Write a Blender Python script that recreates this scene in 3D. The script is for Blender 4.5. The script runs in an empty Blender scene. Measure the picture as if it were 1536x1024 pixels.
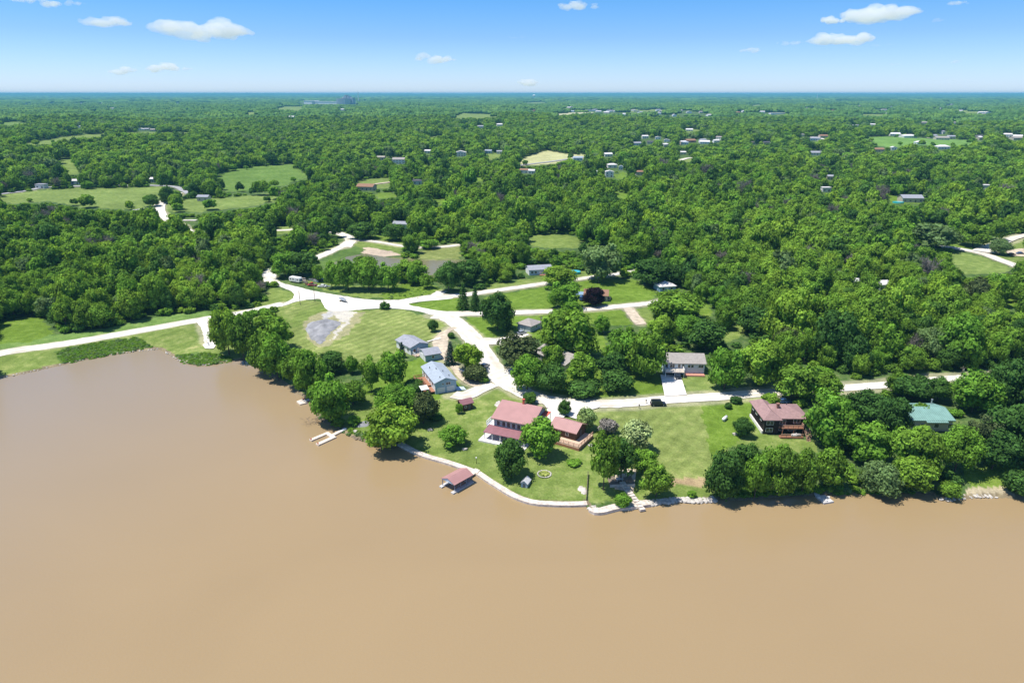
HAZE = 7e-5; EXPO = 0.38; SUNE = 4.7
SKY0 = (.76, .95, 1.48); SKY1 = (.46, .70, 1.14); SKY2 = (.30, .66, 1.09)
import bpy, bmesh, math, random
import numpy as np
from mathutils import Vector, Matrix, noise as mnoise
random.seed(7); RNG = np.random.default_rng(7)
sc = bpy.context.scene
COL = sc.collection
R = math.radians
# ------------------------------------------------------------------ camera
H = 95.0; PITCH = R(19.95); F = 1024.0
cam_d = bpy.data.cameras.new('camera'); cam = bpy.data.objects.new('camera', cam_d); COL.objects.link(cam)
cam.location = (0, 0, H); cam.rotation_euler = (R(90) - PITCH, 0, 0)
cam_d.lens = 24; cam_d.sensor_width = 36; cam_d.clip_end = 200000; cam_d.clip_start = 1
sc.camera = cam
fw = np.array([0, math.cos(PITCH), -math.sin(PITCH)]); up = np.array([0, math.sin(PITCH), math.cos(PITCH)])
def ray(px, py):
    px = np.asarray(px, float); py = np.asarray(py, float)
    a = (px - 768) / F; b = -(py - 512) / F
    return np.stack([a, fw[1] + b * up[1], fw[2] + b * up[2]], -1)
def proj(x, y, z):
    zz = z - H; c = y * fw[1] + zz * fw[2]; c = np.maximum(c, 1e-3)
    v = y * up[1] + zz * up[2]
    return 768 + F * x / c, 512 - F * v / c, c
def flat(pts, z=0.0):
    d = ray([p[0] for p in pts], [p[1] for p in pts]); t = (z - H) / d[:, 2]
    return np.stack([d[:, 0] * t, d[:, 1] * t], -1)
# ------------------------------------------------------------------ polygons / distance helpers
def inside(X, Y, poly):
    poly = np.asarray(poly, float); r = np.zeros(np.shape(X), bool); n = len(poly); j = n - 1
    for i in range(n):
        xi, yi = poly[i]; xj, yj = poly[j]
        if yi != yj:
            c = ((yi > Y) != (yj > Y)) & (X < (xj - xi) * (Y - yi) / (yj - yi) + xi)
            r ^= c
        j = i
    return r
def segdist(X, Y, pts, closed=False):
    pts = np.asarray(pts, float); n = len(pts); d = np.full(np.shape(X), 1e18)
    for i in range(n if closed else n - 1):
        a = pts[i]; b = pts[(i + 1) % n]; ab = b - a; L = ab @ ab + 1e-9
        t = np.clip(((X - a[0]) * ab[0] + (Y - a[1]) * ab[1]) / L, 0, 1)
        d = np.minimum(d, (X - a[0] - t * ab[0]) ** 2 + (Y - a[1] - t * ab[1]) ** 2)
    return np.sqrt(d)
SHORE_PX = [(-900,790),(-300,640),(-120,596),(0,567),(25,562),(52,556),(92,547),(115,541),(150,535),(185,529),(215,524.5),(230,522.5),(241,524),(250,529),(262,536),(277,544),(300,547.5),(322,546),(345,541),(372,540),(384,546),(401,560),(423,573),(436,582),(451,592),(466,602.6),(475,618),(477,628),(492,635),(509,641),(518,650),(530.5,657),(552,663),(569,668),(583,669),(600,666),(621.5,679),(643,687),(664.5,693),(686,700),(707.5,708),(716,711.5),(733,723),(750.5,734),(767.6,744),(787,752),(806,756),(832,757.3),(858,757.7),(879.4,756.6),(883,764),(891.6,769),(904.5,768.5),(926,763),(943,762),(952,759),(973,756.6),(990,754.5),(1020.5,751),(1046,752),(1066,751),(1081,748),(1115,749),(1145,746),(1175,743),(1222.5,742),(1249,738),(1273,738),(1303,738),(1341,737),(1377,738),(1395,740),(1406.6,748),(1421,751),(1457,746),(1475,745),(1507.5,745),(1536,748),(1620,752),(1800,757),(2400,760)]
SHORE = flat(SHORE_PX, 0.1)
LAKE = np.vstack([SHORE, [[3000, -3000], [-3000, -3000]]])
def hills(X, Y):
    r = np.hypot(X, Y)
    a = np.clip((r - 480) / 900, 0, 1) * 9 * np.clip(1.3 - r / 12000, .35, 1)
    n = (np.sin(X * .0041 + 1.3) * np.cos(Y * .0033 - .6) + .6 * np.sin(X * .0087 + Y * .0052 + 2) + .45 * np.sin(Y * .0112 - X * .0036)
         + .5 * np.sin(X * .00071 + 4) * np.sin(Y * .0011 + 1)) / 1.6
    fr = np.clip((r - 14000) / 14000, 0, 1) ** 2 * (62 + 9 * np.sin(X * .00035) + 5 * np.sin(X * .0012 + 1))
    return a * (n + .9) + np.clip((r - 480) / 3000, 0, 1) * 3 + fr
def h0(X, Y):
    X = np.asarray(X, float); Y = np.asarray(Y, float); r = np.hypot(X, Y)
    near = r < 900
    z = np.full(X.shape, 2.95)
    if near.any():
        xs, ys = X[near], Y[near]
        d = segdist(xs, ys, SHORE); s = inside(xs, ys, LAKE)
        zz = .3 + 2.6 * (1 - np.exp(-d / 22)) + .12 * np.sin(xs * .11) * np.sin(ys * .09)
        zw = .3 - .25 - np.minimum(d * .35, 2)
        z[near] = np.where(s, zw, zz)
    return z + hills(X, Y)
def lift(fn, px, py, za=0.0):
    d = ray(px, py); z = np.full(d.shape[:-1], 2.9)
    for _ in range(14):
        t = (z + za - H) / d[..., 2]; x = d[..., 0] * t; y = d[..., 1] * t
        z = .5 * z + .5 * fn(x, y)
    return x, y, z
POND_PX = [(491,398),(520,384),(548,379),(592,386),(630,389),(705,390),(700,397),(665,403),(645,412),(625,404),(565,402),(500,406)]
px_, py_, _z = lift(h0, [p[0] for p in POND_PX], [p[1] for p in POND_PX])
POND = np.stack([px_, py_], -1); PONDZ = 2.35
def h(X, Y):
    X = np.asarray(X, float); Y = np.asarray(Y, float); z = h0(X, Y)
    m = (X > POND[:, 0].min() - 25) & (X < POND[:, 0].max() + 25) & (Y > POND[:, 1].min() - 25) & (Y < POND[:, 1].max() + 25)
    if m.any():
        xs, ys = X[m], Y[m]; d = segdist(xs, ys, POND, True); s = inside(xs, ys, POND)
        k = np.clip(d / 8, 0, 1); zz = z[m]
        z[m] = np.where(s, np.maximum(PONDZ - .1 - d * .3, PONDZ - 1.5), (PONDZ + .12) * (1 - k) + zz * k)
    return z
def G(px, py, za=0.0):
    x, y, z = lift(h, np.array([float(px)]), np.array([float(py)]), za)
    return Vector((x[0], y[0], float(h(x, y)[0])))
def GA(pts, za=0.0):
    x, y, z = lift(h, [p[0] for p in pts], [p[1] for p in pts], za)
    return np.stack([x, y], -1)
def ppm(p): return F / float(proj(p[0], p[1], p[2])[2])
# ------------------------------------------------------------------ materials
MAT = {}
def mat(name, col, rough=.8, metal=0, noise=.0, nscale=1.0, bump=0, stripe=None, spec=.3, coord='Object', two=None):
    m = bpy.data.materials.new(name); m.use_nodes = True; nt = m.node_tree; n = nt.nodes; l = nt.links
    b = n['Principled BSDF']; b.inputs['Base Color'].default_value = (*col, 1); b.inputs['Roughness'].default_value = rough
    b.inputs['Metallic'].default_value = metal; b.inputs['Specular IOR Level'].default_value = spec
    tc = n.new('ShaderNodeTexCoord')
    src = None
    if noise or two:
        t = n.new('ShaderNodeTexNoise'); t.inputs['Scale'].default_value = nscale; t.inputs['Detail'].default_value = 5; t.inputs['Roughness'].default_value = .65
        l.new(tc.outputs[coord], t.inputs['Vector'])
        cr = n.new('ShaderNodeValToRGB'); l.new(t.outputs['Fac'], cr.inputs['Fac'])
        c2 = two if two else tuple(c * (1 - noise) for c in col); c1 = col if two else tuple(min(1, c * (1 + noise)) for c in col)
        cr.color_ramp.elements[0].position = .36; cr.color_ramp.elements[0].color = (*c2, 1)
        cr.color_ramp.elements[1].position = .64; cr.color_ramp.elements[1].color = (*c1, 1)
        src = cr.outputs['Color']; l.new(src, b.inputs['Base Color'])
        if bump:
            bp = n.new('ShaderNodeBump'); bp.inputs['Strength'].default_value = bump; bp.inputs['Distance'].default_value = .1
            l.new(t.outputs['Fac'], bp.inputs['Height']); l.new(bp.outputs['Normal'], b.inputs['Normal'])
    if stripe:
        ax, sp, k = stripe
        sx = n.new('ShaderNodeSeparateXYZ'); l.new(tc.outputs['Object'], sx.inputs[0])
        mu = n.new('ShaderNodeMath'); mu.operation = 'MULTIPLY'; mu.inputs[1].default_value = 1 / sp; l.new(sx.outputs[ax], mu.inputs[0])
        fr = n.new('ShaderNodeMath'); fr.operation = 'FRACT'; l.new(mu.outputs[0], fr.inputs[0])
        gt = n.new('ShaderNodeMath'); gt.operation = 'GREATER_THAN'; gt.inputs[1].default_value = .82; l.new(fr.outputs[0], gt.inputs[0])
        mx = n.new('ShaderNodeMix'); mx.data_type = 'RGBA'; mx.blend_type = 'MULTIPLY'
        mk = n.new('ShaderNodeMath'); mk.operation = 'MULTIPLY'; mk.inputs[1].default_value = k; l.new(gt.outputs[0], mk.inputs[0])
        l.new(mk.outputs[0], mx.inputs[0])
        if src: l.new(src, mx.inputs[6])
        else: mx.inputs[6].default_value = (*col, 1)
        mx.inputs[7].default_value = (.35, .35, .35, 1); l.new(mx.outputs[2], b.inputs['Base Color'])
    MAT[name] = m; return m
mat('gravel', (.76, .725, .65), .95, noise=0, nscale=.22, bump=.3, coord='Generated', two=(.60, .555, .465))
for nm in ('gravel',):
    nt = MAT[nm].node_tree; n_, l_ = nt.nodes, nt.links; bs = n_['Principled BSDF']; src = bs.inputs['Base Color'].links[0].from_socket
    qa = n_.new('ShaderNodeAttribute'); qa.attribute_name = 'track'; mm_ = n_.new('ShaderNodeMix'); mm_.data_type = 'RGBA'; mm_.blend_type = 'MULTIPLY'; mm_.inputs[7].default_value = (.66, .62, .55, 1); l_.new(src, mm_.inputs[6]); l_.new(qa.outputs['Fac'], mm_.inputs[0]); l_.new(mm_.outputs[2], bs.inputs['Base Color'])
    t = [x for x in nt.nodes if x.type == 'TEX_NOISE'][0]; g = nt.nodes.new('ShaderNodeNewGeometry'); nt.links.new(g.outputs['Position'], t.inputs['Vector'])
mat('asphalt', (.33, .33, .33), .9, noise=.12, nscale=.2)
mat('dirt_lane', (.50, .42, .31), .95, noise=.25, nscale=.4)
mat('concrete', (.74, .70, .64), .9, noise=.1, nscale=.6)
mat('seawall_stone', (.60, .52, .44), .9, noise=.26, nscale=.9, bump=.5)
mat('pale_plank', (.72, .62, .50), .85, noise=.14, nscale=1.5, stripe=(0, .45, .35))
mat('dock_grey', (.55, .53, .50), .85, noise=.15, nscale=1.5, stripe=(0, .4, .35))
mat('deck_wood', (.36, .17, .10), .8, noise=.18, nscale=2, stripe=(0, .35, .4))
mat('deck_pale', (.62, .45, .32), .8, noise=.15, nscale=2)
mat('rail_wood', (.44, .27, .19), .8, noise=.15, nscale=2)
mat('white_siding', (.80, .80, .80), .7, noise=.04, nscale=1, stripe=(2, .3, .35))
mat('blue_siding', (.30, .44, .56), .7, noise=.05, nscale=1, stripe=(2, .3, .4))
mat('pale_blue_siding', (.55, .66, .76), .7, noise=.05, nscale=1, stripe=(2, .3, .35))
mat('grey_siding', (.36, .42, .46), .75, noise=.06, nscale=1, stripe=(2, .3, .35))
mat('beige_siding', (.55, .50, .42), .75, noise=.06, nscale=1, stripe=(2, .3, .3))
mat('dark_siding', (.030, .022, .022), .75, noise=.2, nscale=1.5, stripe=(2, .35, .5))
mat('log_brown', (.11, .060, .036), .8, noise=.2, nscale=1.5, stripe=(2, .28, .6))
mat('brick', (.30, .15, .11), .85, noise=.2, nscale=2)
mat('red_metal_roof', (.42, .225, .205), .5, metal=.0, noise=.07, nscale=.35, stripe=(0, .5, .35))
mat('maroon_metal_roof', (.28, .13, .14), .5, noise=.08, nscale=.6, stripe=(0, .5, .3))
mat('red_shingle', (.32, .20, .185), .85, noise=.12, nscale=1.3)
mat('green_metal_roof', (.20, .35, .30), .55, noise=.1, nscale=.5, stripe=(0, .6, .6))
mat('grey_shingle', (.30, .31, .34), .9, noise=.12, nscale=1.2)
mat('blue_grey_shingle', (.33, .38, .43), .9, noise=.1, nscale=1.0)
mat('tan_shingle', (.33, .30, .27), .9, noise=.12, nscale=1.2)
mat('pale_roof', (.66, .64, .62), .8, noise=.06, nscale=.6)
mat('brown_roof', (.28, .16, .10), .85, noise=.1, nscale=1)
mat('dark_roof', (.09, .09, .10), .85, noise=.15, nscale=1)
mat('glass', (.03, .04, .05), .1, spec=.6)
mat('white_trim', (.80, .79, .77), .6)
mat('door_panel', (.62, .66, .70), .6, noise=.03, nscale=2, stripe=(2, .55, .4))
mat('dark_door', (.10, .10, .11), .6)
mat('metal_grey', (.42, .43, .45), .4, metal=.6)
mat('post_blue', (.18, .22, .30), .6)
mat('chimney_red', (.55, .12, .08), .7)
mat('bark', (.11, .085, .065), .95, noise=.3, nscale=3)
mat('pole_wood', (.20, .16, .12), .9, noise=.2, nscale=2)
mat('black_paint', (.010, .012, .018), .25, spec=.6)
mat('silver_paint', (.45, .47, .50), .3, metal=.4)
mat('white_paint', (.78, .78, .77), .35)
mat('red_paint', (.42, .03, .03), .35)
mat('blue_paint', (.06, .12, .26), .3)
mat('tan_paint', (.40, .34, .26), .4)
mat('tyre', (.02, .02, .02), .9)
mat('rubble', (.33, .33, .335), .95, noise=.0, nscale=.25, bump=.6, two=(.20, .20, .205))
mat('rock', (.50, .46, .40), .9, noise=.2, nscale=.8, bump=.4)
mat('mulch', (.50, .24, .17), .95, noise=.2, nscale=2)
mat('pool_teal', (.05, .42, .46), .2, noise=.1, nscale=1)
mat('canvas', (.70, .70, .68), .8)
mat('lamp_glass', (.8, .8, .75), .2)
mat('drift_wood', (.22, .17, .12), .9, noise=.2, nscale=3)
mat('flower_bed', (.30, .34, .08), .95, noise=.35, nscale=2)
def leafmat(name, c1, c2, c3, trans=.28, kind=0):
    """foliage: per-tree colour (random), per-lobe / per-leaf tint attribute"""
    m = bpy.data.materials.new(name); m.use_nodes = True; nt = m.node_tree; n = nt.nodes; l = nt.links; n.remove(n['Principled BSDF'])
    oi = n.new('ShaderNodeObjectInfo'); at = n.new('ShaderNodeAttribute'); at.attribute_name = 'tint'
    cr = n.new('ShaderNodeValToRGB'); e = cr.color_ramp.elements; e[0].color = (*c1, 1); e[1].color = (*c3, 1); k = e.new(.5); k.color = (*c2, 1)
    # neighbouring trees share a hue loosely: noise over the ground + per-tree random
    tx = n.new('ShaderNodeTexNoise'); tx.inputs['Scale'].default_value = .0085; tx.inputs['Detail'].default_value = 3; l.new(oi.outputs['Location'], tx.inputs['Vector'])
    a = n.new('ShaderNodeMath'); a.operation = 'MULTIPLY_ADD'; a.inputs[1].default_value = .62; l.new(oi.outputs['Random'], a.inputs[0])
    b = n.new('ShaderNodeMath'); b.operation = 'MULTIPLY_ADD'; b.inputs[1].default_value = 1.5; b.inputs[2].default_value = -.56; l.new(tx.outputs['Fac'], b.inputs[0])
    l.new(b.outputs[0], a.inputs[2]); l.new(a.outputs[0], cr.inputs['Fac'])
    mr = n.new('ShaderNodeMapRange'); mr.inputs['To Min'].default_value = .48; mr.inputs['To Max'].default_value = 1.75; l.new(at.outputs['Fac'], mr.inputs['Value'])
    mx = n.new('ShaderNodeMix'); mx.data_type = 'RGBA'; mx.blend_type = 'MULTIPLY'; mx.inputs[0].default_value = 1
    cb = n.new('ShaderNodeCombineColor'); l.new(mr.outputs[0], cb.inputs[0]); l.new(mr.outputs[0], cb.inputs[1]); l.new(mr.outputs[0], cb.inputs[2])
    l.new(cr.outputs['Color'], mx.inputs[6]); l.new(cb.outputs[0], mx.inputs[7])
    d = n.new('ShaderNodeBsdfDiffuse'); t = n.new('ShaderNodeBsdfTranslucent'); s = n.new('ShaderNodeMixShader'); s.inputs[0].default_value = trans
    l.new(mx.outputs[2], d.inputs['Color'])
    g = n.new('ShaderNodeMix'); g.data_type = 'RGBA'; g.blend_type = 'MULTIPLY'; g.inputs[0].default_value = 1; g.inputs[7].default_value = (1.3, 1.25, .5, 1)
    l.new(mx.outputs[2], g.inputs[6]); l.new(g.outputs[2], t.inputs['Color'])
    l.new(d.outputs[0], s.inputs[1]); l.new(t.outputs[0], s.inputs[2]); l.new(s.outputs[0], n['Material Output'].inputs['Surface'])
    MAT[name] = m
leafmat('leaf_mixed', (.100, .195, .028), (.160, .285, .034), (.235, .365, .042))
leafmat('leaf_dark', (.050, .118, .028), (.074, .158, .032), (.105, .205, .035))
leafmat('leaf_bright', (.125, .265, .032), (.155, .305, .036), (.185, .335, .040))
leafmat('leaf_pale', (.125, .205, .070), (.15, .235, .080), (.175, .26, .09))
leafmat('leaf_yellow', (.18, .30, .03), (.21, .335, .032), (.23, .36, .035))
leafmat('leaf_purple', (.012, .008, .012), (.016, .010, .014), (.022, .012, .016), .05)
leafmat('leaf_brownish', (.065, .090, .034), (.078, .105, .036), (.09, .12, .04), .1)
leafmat('leaf_canopy', (.042, .100, .027), (.070, .145, .031), (.112, .20, .036), .1)
leafmat('leaf_spruce', (.030, .055, .045), (.040, .070, .055), (.05, .085, .06), .05)
leafmat('twig_grey', (.16, .15, .13), (.20, .18, .16), (.24, .22, .19), .05)
leafmat('blossom', (.17, .28, .07), (.25, .35, .11), (.36, .43, .18), .1)
# ------------------------------------------------------------------ mesh builder
class MB:
    def __init__(s): s.v = []; s.f = []
    def add(s, vs, fs):
        o = len(s.v); s.v += [tuple(v) for v in vs]; s.f += [tuple(i + o for i in f) for f in fs]; return s
    def box(s, x0, x1, y0, y1, z0, z1):
        return s.add([(x0,y0,z0),(x1,y0,z0),(x1,y1,z0),(x0,y1,z0),(x0,y0,z1),(x1,y0,z1),(x1,y1,z1),(x0,y1,z1)],
                     [(0,3,2,1),(4,5,6,7),(0,1,5,4),(1,2,6,5),(2,3,7,6),(3,0,4,7)])
    def bar(s, a, b, w, hh=None, n=4):
        hh = hh or w; a = Vector(a); b = Vector(b); d = (b - a).normalized(); q = Vector((0, 0, 1)) if abs(d.z) < .95 else Vector((1, 0, 0))
        u = d.cross(q).normalized(); v = d.cross(u).normalized(); vs = []
        for p, k in ((a, 1), (b, 1)):
            for i in range(n):
                an = 2 * math.pi * (i + .5) / n; r = 1 / math.cos(math.pi / n) / 2 if n == 4 else .5
                vs.append(p + u * math.cos(an) * w * r * k + v * math.sin(an) * hh * r * k)
        fs = [(i, (i + 1) % n, n + (i + 1) % n, n + i) for i in range(n)] + [tuple(range(n))[::-1], tuple(range(n, 2 * n))]
        return s.add(vs, fs)
    def cone(s, a, b, r0, r1, n=8):
        a = Vector(a); b = Vector(b); d = (b - a).normalized(); q = Vector((0, 0, 1)) if abs(d.z) < .95 else Vector((1, 0, 0))
        u = d.cross(q).normalized(); v = d.cross(u).normalized(); vs = []
        for p, r in ((a, r0), (b, r1)):
            for i in range(n):
                an = 2 * math.pi * i / n; vs.append(p + u * math.cos(an) * r + v * math.sin(an) * r)
        return s.add(vs, [(i, (i + 1) % n, n + (i + 1) % n, n + i) for i in range(n)] + [tuple(range(n))[::-1], tuple(range(n, 2 * n))])
    def prism(s, poly, y0, y1, ax='y'):
        """polygon in (x,z) extruded along y, or in (y,z) extruded along x, or (x,y) along z"""
        n = len(poly); f = {'y': lambda p, t: (p[0], t, p[1]), 'x': lambda p, t: (t, p[0], p[1]), 'z': lambda p, t: (p[0], p[1], t)}[ax]
        vs = [f(p, y0) for p in poly] + [f(p, y1) for p in poly]
        return s.add(vs, [(i, (i + 1) % n, n + (i + 1) % n, n + i) for i in range(n)] + [tuple(range(n))[::-1], tuple(range(n, 2 * n))])
    def slab(s, quad, t):
        """sloped quad thickened downward"""
        vs = [Vector(q) for q in quad]; vs += [v - Vector((0, 0, t)) for v in vs[:len(quad)]]; n = len(quad)
        return s.add(vs, [tuple(range(n)), tuple(range(n, 2 * n))[::-1]] + [(i, n + i, n + (i + 1) % n, (i + 1) % n) for i in range(n)])
    def blob(s, c, r, seed=0, sub=2, jit=.2):
        bm = bmesh.new(); bmesh.ops.create_icosphere(bm, subdivisions=sub, radius=1)
        vs = []
        for v in bm.verts:
            k = 1 + jit * mnoise.noise(v.co * 1.7 + Vector((seed, seed * .3, 0)))* 2
            vs.append((c[0] + v.co.x * r[0] * k, c[1] + v.co.y * r[1] * k, c[2] + v.co.z * r[2] * k))
        fs = [tuple(x.index for x in f.verts) for f in bm.faces]; bm.free(); return s.add(vs, fs)
    def mesh(s, name, m, smooth=False, bevel=0):
        me = bpy.data.meshes.new(name); me.from_pydata(s.v, [], s.f)
        bm = bmesh.new(); bm.from_mesh(me); bmesh.ops.recalc_face_normals(bm, faces=bm.faces)
        if bevel: bmesh.ops.bevel(bm, geom=list(bm.edges), offset=bevel, segments=1, affect='EDGES', clamp_overlap=True)
        bm.to_mesh(me); bm.free(); me.materials.append(MAT[m] if isinstance(m, str) else m)
        if smooth: me.polygons.foreach_set('use_smooth', [True] * len(me.polygons))
        return me
    def build(s, name, m, parent=None, **k):
        o = bpy.data.objects.new(name, s.mesh(name, m, **k)); COL.objects.link(o)
        if parent: o.parent = parent
        return o
def tag(o, label=None, cat=None, group=None, kind=None):
    if label: o['label'] = label
    if cat: o['category'] = cat
    if group: o['group'] = group
    if kind: o['kind'] = kind
    return o
def empty(name, loc, rz=0, scale=None):
    o = bpy.data.objects.new(name, None); o.empty_display_size = .5; COL.objects.link(o); o.location = loc; o.rotation_euler = (0, 0, rz)
    if scale: o.scale = scale
    return o
def copy_tree(o, parent=None):
    c = o.copy(); COL.objects.link(c)
    if parent: c.parent = parent
    for ch in list(o.children): copy_tree(ch, c)
    return c
def np_mesh(name, V, Fq, m, attrs=None, smooth=False):
    me = bpy.data.meshes.new(name); V = np.asarray(V, np.float32); Fq = np.asarray(Fq, np.int32); k = Fq.shape[1]
    me.vertices.add(len(V)); me.vertices.foreach_set('co', V.ravel()); me.loops.add(Fq.size); me.loops.foreach_set('vertex_index', Fq.ravel())
    me.polygons.add(len(Fq)); me.polygons.foreach_set('loop_start', np.arange(0, Fq.size, k, dtype=np.int32)); me.polygons.foreach_set('loop_total', np.full(len(Fq), k, np.int32))
    if smooth: me.polygons.foreach_set('use_smooth', np.ones(len(Fq), bool))
    me.update(calc_edges=True)
    for nm, (ty, dat) in (attrs or {}).items():
        a = me.attributes.new(nm, ty, 'POINT'); a.data.foreach_set('color' if 'COLOR' in ty else 'value', np.asarray(dat, np.float32).ravel())
    me.materials.append(m); return me
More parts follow.
